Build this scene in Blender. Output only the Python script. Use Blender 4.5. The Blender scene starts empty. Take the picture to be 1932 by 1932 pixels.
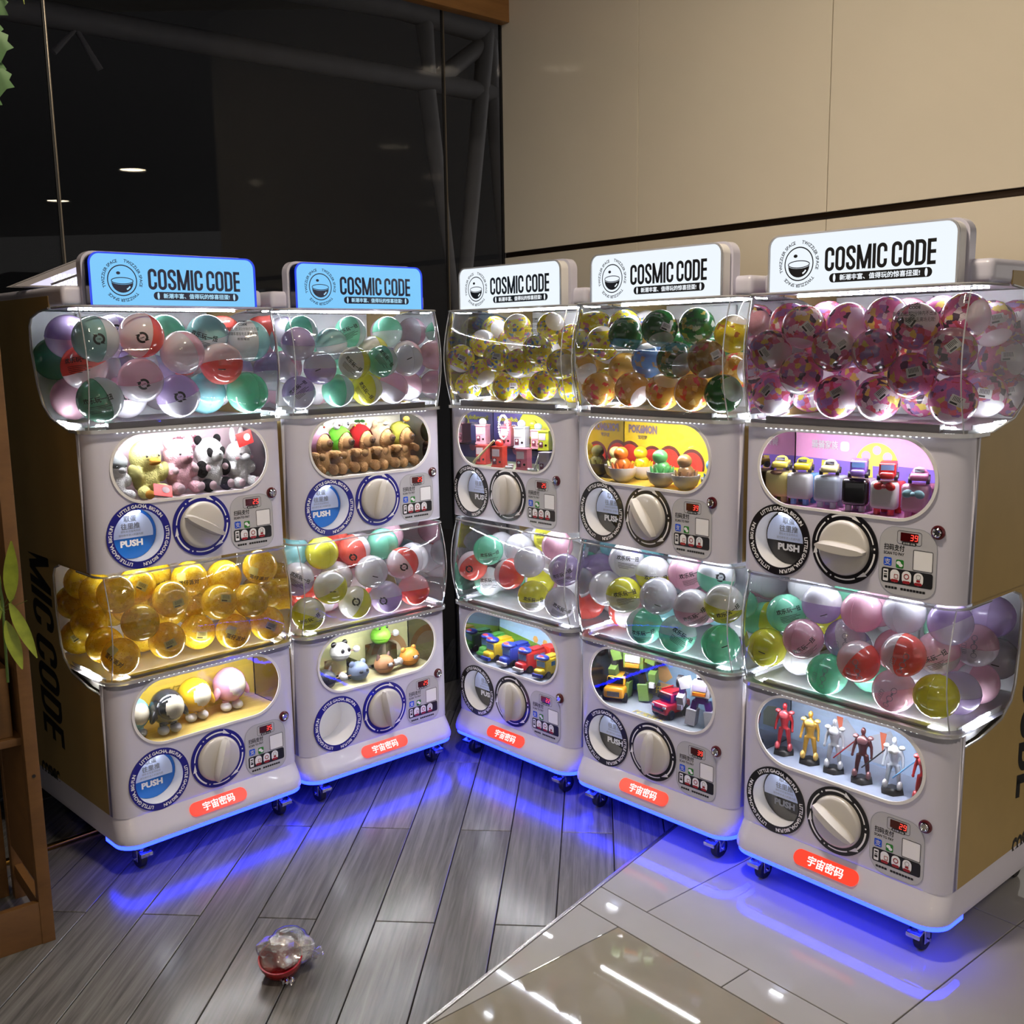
import bpy, bmesh, math, random
from mathutils import Matrix, Vector
PI = math.pi
RN = random.Random(11)
SC = bpy.context.scene
COL = SC.collection

# ------------------------------------------------------------------ camera, world, lights, exposure
PITCH, ROLL, FPX, EYE = math.radians(9.3182), math.radians(0.877), 1948.6, 1.515
cp, sp = math.cos(PITCH), math.sin(PITCH)
fw = Vector((0, cp, -sp)); dn = Vector((0, -sp, -cp)); rt = Vector((1, 0, 0))
cr, sr = math.cos(ROLL), math.sin(ROLL)
cx_, cy_ = cr * rt + sr * dn, -sr * rt + cr * dn
cam = bpy.data.cameras.new('camera'); cam.sensor_width = 36; cam.sensor_fit = 'HORIZONTAL'
cam.lens = FPX / 1932 * 36; cam.clip_start = 0.05
camo = bpy.data.objects.new('camera', cam); COL.objects.link(camo)
m = Matrix.Identity(4)
for i, v in enumerate((cx_, -cy_, -fw)):
    for j in range(3): m[j][i] = v[j]
m.translation = (0, 0, EYE); camo.matrix_world = m
SC.camera = camo
wd = bpy.data.worlds.new('world'); SC.world = wd; wd.use_nodes = True
wd.node_tree.nodes['Background'].inputs[0].default_value = (1.0, 0.94, 0.88, 1)
wd.node_tree.nodes['Background'].inputs[1].default_value = 0.62
SC.view_settings.view_transform = 'Standard'; SC.view_settings.look = 'None'
SC.view_settings.exposure = 0.0; SC.view_settings.gamma = 1.0; SC.view_settings.use_curve_mapping = False
SC.cycles.transparent_max_bounces = 24; SC.cycles.max_bounces = 10; SC.cycles.diffuse_bounces = 4
SC.cycles.glossy_bounces = 4; SC.cycles.sample_clamp_indirect = 6; SC.cycles.caustics_reflective = False
CEIL = 3.4
def lamp(name, loc, power, size, color, spread=180, aim=None):
    l = bpy.data.lights.new(name, 'AREA'); l.shape = 'DISK'; l.size = size; l.energy = power; l.color = color; l.spread = math.radians(spread)
    o = bpy.data.objects.new(name, l); COL.objects.link(o); o.location = loc
    d = Vector(aim) - Vector(loc) if aim else Vector((0, 0, -1))
    o.rotation_euler = d.to_track_quat('-Z', 'Y').to_euler(); return o
WARM = (1.0, 0.87, 0.70)
for x, y, p, s_ in [(0.0, 1.93, 31, 180), (0.19, -0.95, 9, 125), (4.16, 2.0, 10, 125), (1.68, -3.26, 9, 125), (-0.32, -2.7, 9, 125)]:
    lamp('downlight_lamp', (x, y, CEIL - 0.03), p, 0.24, WARM, s_)

# ------------------------------------------------------------------ materials
def lin(c):
    return tuple(((v / 255) / 12.92 if v / 255 <= 0.04045 else ((v / 255 + 0.055) / 1.055) ** 2.4) for v in c)
MT = {}
def pm(name, c, rough=0.5, metal=0.0, coat=0.0, var=0.06, scale=12.0, bump=0.0, bscale=120.0, spec=0.5, sss=0):
    """Principled material, colour varied a little by a noise texture, optional fine bump."""
    if name in MT: return MT[name]
    mt = bpy.data.materials.new(name); mt.use_nodes = True; nt = mt.node_tree; b = nt.nodes['Principled BSDF']
    c = lin(c)
    tc = nt.nodes.new('ShaderNodeTexCoord'); nz = nt.nodes.new('ShaderNodeTexNoise'); nz.inputs['Scale'].default_value = scale
    nz.inputs['Detail'].default_value = 3
    nt.links.new(tc.outputs['Object'], nz.inputs['Vector'])
    rp = nt.nodes.new('ShaderNodeValToRGB')
    rp.color_ramp.elements[0].position = 0.3; rp.color_ramp.elements[1].position = 0.7
    rp.color_ramp.elements[0].color = (*[v * (1 - var) for v in c], 1); rp.color_ramp.elements[1].color = (*[min(1, v * (1 + var)) for v in c], 1)
    nt.links.new(nz.outputs['Fac'], rp.inputs['Fac']); nt.links.new(rp.outputs['Color'], b.inputs['Base Color'])
    b.inputs['Roughness'].default_value = rough; b.inputs['Metallic'].default_value = metal
    b.inputs['Coat Weight'].default_value = coat; b.inputs['Coat Roughness'].default_value = 0.04
    b.inputs['Specular IOR Level'].default_value = spec
    if sss: b.inputs['Subsurface Weight'].default_value = sss; b.inputs['Subsurface Radius'].default_value = (.02, .02, .02)
    if bump:
        n2 = nt.nodes.new('ShaderNodeTexNoise'); n2.inputs['Scale'].default_value = bscale; n2.inputs['Detail'].default_value = 4
        bp = nt.nodes.new('ShaderNodeBump'); bp.inputs['Strength'].default_value = bump; bp.inputs['Distance'].default_value = 0.004
        nt.links.new(tc.outputs['Object'], n2.inputs['Vector']); nt.links.new(n2.outputs['Fac'], bp.inputs['Height'])
        nt.links.new(bp.outputs['Normal'], b.inputs['Normal'])
    MT[name] = mt; return mt
def em(name, c, s, base=(0.02, 0.02, 0.02)):
    if name in MT: return MT[name]
    mt = bpy.data.materials.new(name); mt.use_nodes = True; nt = mt.node_tree; b = nt.nodes['Principled BSDF']
    b.inputs['Base Color'].default_value = (*base, 1)
    b.inputs['Emission Color'].default_value = (*c, 1); b.inputs['Emission Strength'].default_value = s
    b.inputs['Roughness'].default_value = 0.25
    MT[name] = mt; return mt
def clear(name, tint=(1, 1, 1), refl=0.05, rough=0.02, milk=0.0, bump=0.0, bs=30, ior=1.45):
    """Thin clear plastic or glass: see-through, fresnel reflection, an optional trace of milkiness."""
    if name in MT: return MT[name]
    mt = bpy.data.materials.new(name); mt.use_nodes = True; nt = mt.node_tree; nt.nodes.remove(nt.nodes['Principled BSDF'])
    out = nt.nodes['Material Output']
    tr = nt.nodes.new('ShaderNodeBsdfTransparent'); tr.inputs[0].default_value = (*tint, 1)
    gl = nt.nodes.new('ShaderNodeBsdfGlossy'); gl.inputs['Roughness'].default_value = rough
    fr = nt.nodes.new('ShaderNodeFresnel'); fr.inputs['IOR'].default_value = ior
    ad = nt.nodes.new('ShaderNodeMath'); ad.operation = 'ADD'; ad.inputs[1].default_value = refl; ad.use_clamp = True
    mx = nt.nodes.new('ShaderNodeMixShader')
    nt.links.new(fr.outputs[0], ad.inputs[0]); nt.links.new(ad.outputs[0], mx.inputs[0])
    base = tr.outputs[0]
    if milk:
        df = nt.nodes.new('ShaderNodeBsdfDiffuse'); df.inputs[0].default_value = (.9, .9, .95, 1)
        m2 = nt.nodes.new('ShaderNodeMixShader'); m2.inputs[0].default_value = milk
        nt.links.new(tr.outputs[0], m2.inputs[1]); nt.links.new(df.outputs[0], m2.inputs[2]); base = m2.outputs[0]
    nt.links.new(base, mx.inputs[1]); nt.links.new(gl.outputs[0], mx.inputs[2]); nt.links.new(mx.outputs[0], out.inputs['Surface'])
    if bump:
        tc = nt.nodes.new('ShaderNodeTexCoord'); n2 = nt.nodes.new('ShaderNodeTexNoise'); n2.inputs['Scale'].default_value = bs; n2.inputs['Detail'].default_value = 5
        bp = nt.nodes.new('ShaderNodeBump'); bp.inputs['Strength'].default_value = bump; bp.inputs['Distance'].default_value = 0.01
        nt.links.new(tc.outputs['Object'], n2.inputs['Vector']); nt.links.new(n2.outputs['Fac'], bp.inputs['Height'])
        nt.links.new(bp.outputs['Normal'], gl.inputs['Normal']); nt.links.new(bp.outputs['Normal'], fr.inputs['Normal'])
    MT[name] = mt; return mt
def shellm(name, c, tr=0.4):
    """Glossy translucent capsule plastic: light from behind shines through."""
    if name in MT: return MT[name]
    mt = pm(name, c, 0.16, coat=0.9, var=0.012); nt = mt.node_tree; b = nt.nodes['Principled BSDF']; out = nt.nodes['Material Output']
    t = nt.nodes.new('ShaderNodeBsdfTranslucent'); t.inputs[0].default_value = (*lin(c), 1); mx = nt.nodes.new('ShaderNodeMixShader'); mx.inputs[0].default_value = tr
    nt.links.new(b.outputs[0], mx.inputs[1]); nt.links.new(t.outputs[0], mx.inputs[2]); nt.links.new(mx.outputs[0], out.inputs['Surface']); return mt
def printed(name, base, cols, scale, rough=0.25, coat=0.8, thr=0.5, spots=None):
    """Printed wrap: patches of several colours from voronoi cells on a base colour."""
    if name in MT: return MT[name]
    mt = bpy.data.materials.new(name); mt.use_nodes = True; nt = mt.node_tree; b = nt.nodes['Principled BSDF']
    tc = nt.nodes.new('ShaderNodeTexCoord'); vo = nt.nodes.new('ShaderNodeTexVoronoi'); vo.inputs['Scale'].default_value = scale
    vo.distance = 'CHEBYCHEV'
    nt.links.new(tc.outputs['Object'], vo.inputs['Vector'])
    sx = nt.nodes.new('ShaderNodeSeparateColor'); nt.links.new(vo.outputs['Color'], sx.inputs[0])
    rp = nt.nodes.new('ShaderNodeValToRGB'); rp.color_ramp.interpolation = 'CONSTANT'; e = rp.color_ramp.elements
    e[0].position = 0; e[0].color = (*lin(base), 1); e[1].position = thr; e[1].color = (*lin(cols[0]), 1)
    for i, c in enumerate(cols[1:]):
        x = e.new(thr + (1 - thr) * (i + 1) / len(cols)); x.color = (*lin(c), 1)
    nt.links.new(sx.outputs[0], rp.inputs[0]); last = rp.outputs[0]
    if spots:
        v2 = nt.nodes.new('ShaderNodeTexVoronoi'); v2.inputs['Scale'].default_value = spots[1]; nt.links.new(tc.outputs['Object'], v2.inputs['Vector'])
        lt = nt.nodes.new('ShaderNodeMath'); lt.operation = 'LESS_THAN'; lt.inputs[1].default_value = spots[2]; nt.links.new(v2.outputs['Distance'], lt.inputs[0])
        mx = nt.nodes.new('ShaderNodeMix'); mx.data_type = 'RGBA'; nt.links.new(lt.outputs[0], mx.inputs[0]); nt.links.new(last, mx.inputs[6]); mx.inputs[7].default_value = (*lin(spots[0]), 1); last = mx.outputs[2]
    nt.links.new(last, b.inputs['Base Color']); b.inputs['Roughness'].default_value = rough
    b.inputs['Coat Weight'].default_value = coat; b.inputs['Coat Roughness'].default_value = 0.03
    t = nt.nodes.new('ShaderNodeBsdfTranslucent'); nt.links.new(last, t.inputs[0]); ms = nt.nodes.new('ShaderNodeMixShader'); ms.inputs[0].default_value = 0.35
    nt.links.new(b.outputs[0], ms.inputs[1]); nt.links.new(t.outputs[0], ms.inputs[2]); nt.links.new(ms.outputs[0], nt.nodes['Material Output'].inputs['Surface'])
    MT[name] = mt; return mt
def grain(name, c0, c1, sc=(1, 14, 14), rough=0.4, bump=0.15, streak=0.5):
    """Wood: stretched noise between two browns, darker pores."""
    if name in MT: return MT[name]
    mt = bpy.data.materials.new(name); mt.use_nodes = True; nt = mt.node_tree; b = nt.nodes['Principled BSDF']
    tc = nt.nodes.new('ShaderNodeTexCoord'); mp = nt.nodes.new('ShaderNodeMapping'); mp.inputs['Scale'].default_value = sc
    oi = nt.nodes.new('ShaderNodeObjectInfo'); av = nt.nodes.new('ShaderNodeVectorMath'); av.operation = 'ADD'
    sv = nt.nodes.new('ShaderNodeVectorMath'); sv.operation = 'SCALE'; sv.inputs[0].default_value = (7, 13, 3); nt.links.new(oi.outputs['Random'], sv.inputs['Scale'])
    nt.links.new(tc.outputs['Object'], mp.inputs[0]); nt.links.new(mp.outputs[0], av.inputs[0]); nt.links.new(sv.outputs[0], av.inputs[1])
    n1 = nt.nodes.new('ShaderNodeTexNoise'); n1.inputs['Scale'].default_value = 2.2; n1.inputs['Detail'].default_value = 8; n1.inputs['Roughness'].default_value = 0.65; n1.inputs['Distortion'].default_value = 0.6
    nt.links.new(av.outputs[0], n1.inputs['Vector'])
    rp = nt.nodes.new('ShaderNodeValToRGB'); rp.color_ramp.elements[0].position = 0.3; rp.color_ramp.elements[1].position = 0.72
    rp.color_ramp.elements[0].color = (*lin(c0), 1); rp.color_ramp.elements[1].color = (*lin(c1), 1)
    nt.links.new(n1.outputs['Fac'], rp.inputs[0])
    hv = nt.nodes.new('ShaderNodeHueSaturation'); ma = nt.nodes.new('ShaderNodeMapRange'); ma.inputs[3].default_value = 0.85; ma.inputs[4].default_value = 1.15
    nt.links.new(oi.outputs['Random'], ma.inputs[0]); nt.links.new(ma.outputs[0], hv.inputs['Value']); nt.links.new(rp.outputs[0], hv.inputs['Color'])
    nt.links.new(hv.outputs[0], b.inputs['Base Color']); b.inputs['Roughness'].default_value = rough
    bp = nt.nodes.new('ShaderNodeBump'); bp.inputs['Strength'].default_value = bump; bp.inputs['Distance'].default_value = 0.002
    nt.links.new(n1.outputs['Fac'], bp.inputs['Height']); nt.links.new(bp.outputs['Normal'], b.inputs['Normal'])
    MT[name] = mt; return mt

SHELL = pm('gloss_shell_plastic', (206, 204, 222), 0.28, coat=0.35, var=0.015)
SIDE = pm('side_sheet_steel', (166, 142, 92), 0.45, var=0.03, bump=0.03, bscale=300)
GREYP = pm('grey_plastic', (176, 172, 178), 0.4, var=0.02)
WHITEP = pm('white_plastic', (232, 230, 232), 0.35, coat=0.2, var=0.02)
INNER = pm('white_inner_liner', (236, 236, 242), 0.5, var=0.02)
BLACK = pm('black_ink', (14, 13, 16), 0.5, var=0.1)
DKBLUE = pm('navy_ring_plastic', (16, 14, 130), 0.35, coat=0.3, var=0.03)
DKRING = pm('black_ring_plastic', (14, 13, 20), 0.3, coat=0.3, var=0.05)
PAPER = pm('white_print', (240, 240, 245), 0.5, var=0.01)
GREYINK = pm('grey_print', (150, 154, 168), 0.55, var=0.02)
CHROME = pm('chrome', (215, 215, 220), 0.12, metal=1, var=0.02)
RUBBER = pm('black_rubber', (18, 17, 20), 0.5, var=0.1)
MAROON = pm('maroon_ring', (84, 14, 26), 0.3, coat=0.3)
SKY = pm('pale_flap_sticker', (205, 216, 246), 0.4, var=0.02)
PUSHB = pm('blue_flap_sticker', (18, 108, 205), 0.35, coat=0.3, var=0.02)
PUSHK = pm('black_flap_sticker', (20, 20, 24), 0.3, coat=0.3)
PANEL = pm('payment_panel_grey', (186, 186, 194), 0.35, var=0.02)
LEDDK = pm('dark_red_display_glass', (70, 6, 10), 0.15, coat=0.5)
DOME = clear('clear_dome_acrylic', (0.98, 0.985, 0.99), 0.01, 0.015, milk=0.01, bump=0.06, bs=9)
RIM = clear('clear_acrylic_rim', (0.93, 0.94, 0.98), 0.15, 0.10, milk=0.40)
PANE = clear('clear_window_acrylic', (0.97, 0.97, 0.98), 0.02, 0.02, bump=0.02, bs=14)
FILM = clear('crumpled_film', (0.93, 0.91, 0.97), 0.20, 0.10, milk=0.26, bump=0.5, bs=30)
SIGNW = em('lit_sign_white', (0.86, 0.93, 1.0), 1.0)
SIGNB = em('lit_sign_blue', (0.20, 0.60, 1.0), 0.95)
LEDW = em('white_led', (0.90, 0.95, 1.0), 90.0)
LEDY = em('warm_led', (1.0, 0.95, 0.80), 80.0)
LEDD = em('white_led_dot', (0.95, 0.97, 1.0), 3.0)
LEDX = em('display_led', (0.97, 0.97, 1.0), 105.0)
FILLC = em('chute_fill_glow', (0.90, 0.94, 1.0), 14.0)  # glow of the added strip that brightens each chute
BLUE = em('blue_led_strip', (0.006, 0.014, 1.0), 22.0)
REDP = em('lit_red_pill', (1.0, 0.045, 0.02), 1.25)
PILLW = em('lit_pill_lettering', (1.0, 0.9, 0.88), 1.1)
DIGIT = em('red_digit', (1.0, 0.06, 0.04), 1.8)
LAMPD = em('downlight_lens', (1.0, 0.82, 0.55), 110.0)

# ------------------------------------------------------------------ mesh helpers
class MB:
    def __init__(s): s.bm = bmesh.new(); s.M = Matrix.Identity(4)
    def _t(s, vs, M): bmesh.ops.transform(s.bm, matrix=s.M @ M, verts=vs)
    def box(s, c, d, rot=None, bev=0.0, seg=2):
        r = bmesh.ops.create_cube(s.bm, size=1)['verts']
        M = Matrix.Translation(c) @ (rot or Matrix.Identity(4)) @ Matrix.Diagonal((d[0], d[1], d[2], 1))
        s._t(r, M)
        if bev:
            e = list({e for v in r for e in v.link_edges})
            bmesh.ops.bevel(s.bm, geom=e, offset=bev, segments=seg, profile=0.6, affect='EDGES', clamp_overlap=True)
        return s
    def sph(s, c, r, rot=None, u=16, v=10):
        if not hasattr(r, '__len__'): r = (r, r, r)
        q = bmesh.ops.create_uvsphere(s.bm, u_segments=u, v_segments=v, radius=1)['verts']
        s._t(q, Matrix.Translation(c) @ (rot or Matrix.Identity(4)) @ Matrix.Diagonal((r[0], r[1], r[2], 1))); return s
    def cyl(s, a, b, r0, r1=None, n=16, caps=True):
        a, b = Vector(a), Vector(b); d = b - a; r1 = r0 if r1 is None else r1
        q = bmesh.ops.create_cone(s.bm, cap_ends=caps, segments=n, radius1=r0, radius2=max(r1, 1e-5), depth=d.length)['verts']
        s._t(q, Matrix.Translation((a + b) / 2) @ d.to_track_quat('Z', 'Y').to_matrix().to_4x4()); return s
    def tube(s, pts, r, n=8, closed=False, taper=None):
        pts = [Vector(p) for p in pts]; rings = []; N = len(pts); up = None
        for i, p in enumerate(pts):
            a = pts[(i - 1) % N] if (i or closed) else p; b = pts[(i + 1) % N] if (i < N - 1 or closed) else p
            t = (b - a).normalized()
            if up is None: up = t.orthogonal().normalized()
            else:
                up = up - t * up.dot(t); up = up.normalized() if up.length > 1e-6 else t.orthogonal().normalized()
            sd = t.cross(up); rr = r if taper is None else r * taper[i]
            rings.append([s.bm.verts.new(s.M @ (p + (up * math.cos(2 * PI * k / n) + sd * math.sin(2 * PI * k / n)) * rr)) for k in range(n)])
        for i in range(N if closed else N - 1):
            A, B = rings[i], rings[(i + 1) % N]
            for k in range(n): s.bm.faces.new((A[k], A[(k + 1) % n], B[(k + 1) % n], B[k]))
        if not closed:
            s.bm.faces.new(rings[0][::-1]); s.bm.faces.new(rings[-1])
        return s
    def lathe(s, prof, n=24, M=None):
        M = M or Matrix.Identity(4); rings = []
        for r, z in prof:
            if r < 1e-6: rings.append([s.bm.verts.new(s.M @ M @ Vector((0, 0, z)))])
            else: rings.append([s.bm.verts.new(s.M @ M @ Vector((r * math.cos(2 * PI * k / n), r * math.sin(2 * PI * k / n), z))) for k in range(n)])
        for A, B in zip(rings, rings[1:]):
            for k in range(n):
                q = [A[k % len(A)], A[(k + 1) % len(A)], B[(k + 1) % len(B)], B[k % len(B)]]
                q = list(dict.fromkeys(q))
                if len(q) > 2:
                    try: s.bm.faces.new(q)
                    except ValueError: pass
        return s
    def plate(s, outer, holes=(), th=0.0, M=None):
        """Flat plate in XY with holes, thickness th along +z."""
        M = M or Matrix.Identity(4); b = bmesh.new()
        for lp in [outer, *holes]:
            vs = [b.verts.new((x, y, 0)) for x, y in lp]
            for i in range(len(vs)): b.edges.new((vs[i], vs[(i + 1) % len(vs)]))
        bmesh.ops.triangle_fill(b, use_beauty=True, use_dissolve=False, edges=b.edges[:])
        bmesh.ops.recalc_face_normals(b, faces=b.faces[:])
        if b.faces and b.faces[:][0].normal.z < 0: bmesh.ops.reverse_faces(b, faces=b.faces[:])
        if th:
            r = bmesh.ops.extrude_face_region(b, geom=b.faces[:])
            bmesh.ops.translate(b, verts=[v for v in r['geom'] if isinstance(v, bmesh.types.BMVert)], vec=(0, 0, th))
            bmesh.ops.recalc_face_normals(b, faces=b.faces[:])
        s.add(b, M); return s
    def add(s, b, M=None):
        M = s.M @ (M or Matrix.Identity(4)); mp = {}
        for v in b.verts: mp[v] = s.bm.verts.new(M @ v.co)
        for f in b.faces:
            try: s.bm.faces.new([mp[v] for v in f.verts])
            except ValueError: pass
        b.free()
    def addmesh(s, me, M=None):
        M = s.M @ (M or Matrix.Identity(4)); vs = [s.bm.verts.new(M @ v.co) for v in me.vertices]
        for p in me.polygons:
            try: s.bm.faces.new([vs[i] for i in p.vertices])
            except ValueError: pass
        return s
    def stroke(s, pts, w, h=0.0, closed=False):
        """Ribbon of width w along a 2D polyline in XY."""
        N = len(pts); L = []; Rr = []
        P = [Vector((x, y)) for x, y in pts]
        for i in range(N):
            a = P[(i - 1) % N] if (closed or i) else None; b = P[(i + 1) % N] if (closed or i < N - 1) else None
            d0 = (P[i] - a).normalized() if a is not None else None; d1 = (b - P[i]).normalized() if b is not None else None
            d0 = d0 or d1; d1 = d1 or d0
            n0 = Vector((-d0.y, d0.x)); n1 = Vector((-d1.y, d1.x)); nn = (n0 + n1)
            nn = nn.normalized() if nn.length > 1e-6 else n0
            k = 1 / max(0.35, nn.dot(n0))
            L.append(P[i] + nn * w / 2 * k); Rr.append(P[i] - nn * w / 2 * k)
        lv = [s.bm.verts.new(s.M @ Vector((p.x, p.y, h))) for p in L]; rv = [s.bm.verts.new(s.M @ Vector((p.x, p.y, h))) for p in Rr]
        for i in range(N if closed else N - 1):
            j = (i + 1) % N; s.bm.faces.new((rv[i], rv[j], lv[j], lv[i]))
        return s
    def mesh(s, name, ang=40, rec=False):
        if rec: bmesh.ops.recalc_face_normals(s.bm, faces=s.bm.faces[:])
        me = bpy.data.meshes.new(name); s.bm.to_mesh(me); s.bm.free()
        if ang:
            me.polygons.foreach_set('use_smooth', [True] * len(me.polygons)); me.set_sharp_from_angle(angle=math.radians(ang))
        me.materials.append(None); return me
CACHE = {}
def cached(key, fn):
    if key not in CACHE: CACHE[key] = fn()
    return CACHE[key]
def put(name, me, mat, parent=None, M=None):
    o = bpy.data.objects.new(name, me); COL.objects.link(o)
    if mat is not None:
        o.material_slots[0].link = 'OBJECT'; o.material_slots[0].material = mat
    if parent is not None: o.parent = parent
    o.matrix_local = M or Matrix.Identity(4); return o
def tag(o, label=None, cat=None, group=None, kind=None):
    if label: o['label'] = label
    if cat: o['category'] = cat
    if group: o['group'] = group
    if kind: o['kind'] = kind
    return o
def thing(name, label, cat, M, group=None):
    o = bpy.data.objects.new(name, None); COL.objects.link(o); o.empty_display_size = 0.05; o.matrix_world = M
    return tag(o, label, cat, group)
def T(x, y, z): return Matrix.Translation((x, y, z))
def RX(a): return Matrix.Rotation(a, 4, 'X')
def RY(a): return Matrix.Rotation(a, 4, 'Y')
def RZ(a): return Matrix.Rotation(a, 4, 'Z')
FACE = RX(PI / 2)                      # XY artwork -> front face (x, 0, y), looking along -Y
def rrect(w, h, r, cx=0, cy=0, n=6, rs=None):
    rs = rs or (r, r, r, r); o = []
    for (sx, sy, a0, rr) in ((1, 1, 0, rs[0]), (-1, 1, 90, rs[1]), (-1, -1, 180, rs[2]), (1, -1, 270, rs[3])):
        for k in range(n + 1):
            a = math.radians(a0 + 90 * k / n); o.append((cx + sx * (w / 2 - rr) + rr * math.cos(a), cy + sy * (h / 2 - rr) + rr * math.sin(a)))
    return o
def circ(r, cx=0, cy=0, n=40): return [(cx + r * math.cos(2 * PI * k / n), cy + r * math.sin(2 * PI * k / n)) for k in range(n)]
def arc(r, a0, a1, n=12, cx=0, cy=0): return [(cx + r * math.cos(math.radians(a0 + (a1 - a0) * k / n)), cy + r * math.sin(math.radians(a0 + (a1 - a0) * k / n))) for k in range(n + 1)]
def rawtext(body, bold=0.0):
    def f():
        cjk = any(ord(ch) > 0x2e80 for ch in body)
        c = bpy.data.curves.new('text', 'FONT'); c.body = body; c.offset = 0 if cjk else bold; c.resolution_u = 2
        o = bpy.data.objects.new('text', c); COL.objects.link(o)
        dg = bpy.context.evaluated_depsgraph_get(); me = bpy.data.meshes.new_from_object(o.evaluated_get(dg))
        bpy.data.objects.remove(o); bpy.data.curves.remove(c)
        if cjk and bold:                                         # heavier strokes: shifted overlays of the same outline
            b = MB(); k = min(.032, bold)
            for dx, dy in ((-k, 0), (k, 0), (0, -k * .7), (0, k * .7)): b.addmesh(me, T(dx, dy, 0))
            me = b.mesh('text', 0)
        return me
    return cached(('raw', body, bold), f)
def bbox(me):
    xs = [v.co.x for v in me.vertices]; ys = [v.co.y for v in me.vertices]
    return (min(xs), max(xs), min(ys), max(ys)) if xs else (0, .3, 0, .7)
def textfit(body, h, w=None, bold=0.012, align=0.5, slant=0.0):
    """Matrix and mesh so that the text is h high (and w wide), anchored at align of its width, bottom on 0."""
    me = rawtext(body, bold); x0, x1, y0, y1 = bbox(me); sy = h / (y1 - y0); sx = w / (x1 - x0) if w else sy
    sh = Matrix.Identity(4); sh[0][1] = slant
    return me, sh @ Matrix.Diagonal((sx, sy, 1, 1)) @ T(-(x0 + (x1 - x0) * align), -y0, 0)
def lines_mesh(name, rows):
    """rows: (text, x, y, height, width or None, bold, align)"""
    b = MB()
    for t, x, y, h, w, bo, al in rows:
        me, M = textfit(t, h, w, bo, al); b.addmesh(me, T(x, y, 0) @ M)
    return b.mesh(name, 0)
def ring_text(b, s, R, size, a_mid, a_span, bold=0.02):
    """Characters along a circle, reading clockwise, centred at angle a_mid (deg), spread over a_span."""
    ws = []
    for ch in s:
        if ch == ' ': ws.append(0.28)
        else:
            x0, x1, _, _ = bbox(rawtext(ch, bold)); ws.append(x1 - x0 + 0.10)
    tot = sum(ws); a = a_mid + a_span / 2
    for ch, w in zip(s, ws):
        am = a - a_span * (w / 2) / tot; a -= a_span * w / tot
        if ch == ' ': continue
        me = rawtext(ch, bold); x0, x1, _, _ = bbox(me)
        b.addmesh(me, RZ(math.radians(am - 90)) @ T(0, R - size * 0.36, 0) @ Matrix.Diagonal((size, size, 1, 1)) @ T(-(x0 + x1) / 2, 0, 0))
def remesh(b, vox, name, smooth=2):
    """Fuse the overlapping solids of a builder into one continuous skin."""
    me = b.mesh(name, 0); o = bpy.data.objects.new('tmp', me); COL.objects.link(o)
    r = o.modifiers.new('r', 'REMESH'); r.mode = 'VOXEL'; r.voxel_size = vox
    s = o.modifiers.new('s', 'SMOOTH'); s.factor = 0.6; s.iterations = smooth * 2
    dg = bpy.context.evaluated_depsgraph_get(); out = bpy.data.meshes.new_from_object(o.evaluated_get(dg)); out.name = name
    bpy.data.objects.remove(o)
    out.polygons.foreach_set('use_smooth', [True] * len(out.polygons)); out.materials.clear(); out.materials.append(None); return out

# ------------------------------------------------------------------ setting: floor, walls, ceiling
CORNER = Vector((-0.015, 4.75, 0))
dL, dR = Vector((-0.745, -0.667, 0)).normalized(), Vector((0.609, -0.793, 0)).normalized()   # along the two walls, away from the corner
nL, nR = Vector((0.667, -0.745, 0)).normalized(), Vector((-0.793, -0.609, 0)).normalized()   # towards the camera
def wallM(o, d, n):
    """X along the wall, Y away from the viewer, Z up."""
    M = Matrix.Identity(4)
    for j in range(3): M[j][0] = d[j]; M[j][1] = -n[j]; M[j][2] = (0, 0, 1)[j]
    M.translation = o; return M
ML, MR = wallM(CORNER, dL, nL), wallM(CORNER, dR, nR)
WOODF = grain('grey_wood_floor', (70, 69, 70), (118, 117, 117), sc=(1.2, 26, 26), rough=0.21, bump=0.08)
TILEW = pm('white_polished_tile', (154, 153, 153), 0.03, coat=0.2, var=0.035, scale=5)
TILEB = pm('beige_polished_tile', (132, 127, 114), 0.03, coat=0.5, var=0.07, scale=6)
GROUT = pm('dark_grout', (32, 28, 26), 0.8)
PANELW = pm('beige_wall_panel', (216, 207, 190), 0.035, coat=0.0, var=0.015, scale=3)
BRONZE = pm('dark_bronze_trim', (62, 48, 36), 0.25, metal=0.8)
STEELT = pm('brushed_steel_strip', (190, 188, 182), 0.25, metal=0.9)
GLASS = clear('dark_window_glass', (0.78, 0.79, 0.82), 0.0, 0.0, ior=1.24)
ALU = pm('mullion_aluminium', (120, 112, 102), 0.3, metal=0.7)
FASCIA = grain('amber_wood_fascia', (128, 88, 46), (160, 114, 62), sc=(1.5, 1.5, 12), rough=0.4, bump=0.05)
BEAM = pm('grey_steel_paint', (150, 148, 148), 0.6)
NIGHT = pm('night_dark', (10, 10, 12), 0.9)
BRASS = pm('brass_strip', (190, 140, 60), 0.2, metal=1)
CEILM = pm('ceiling_paint', (120, 116, 110), 0.8)

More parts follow.
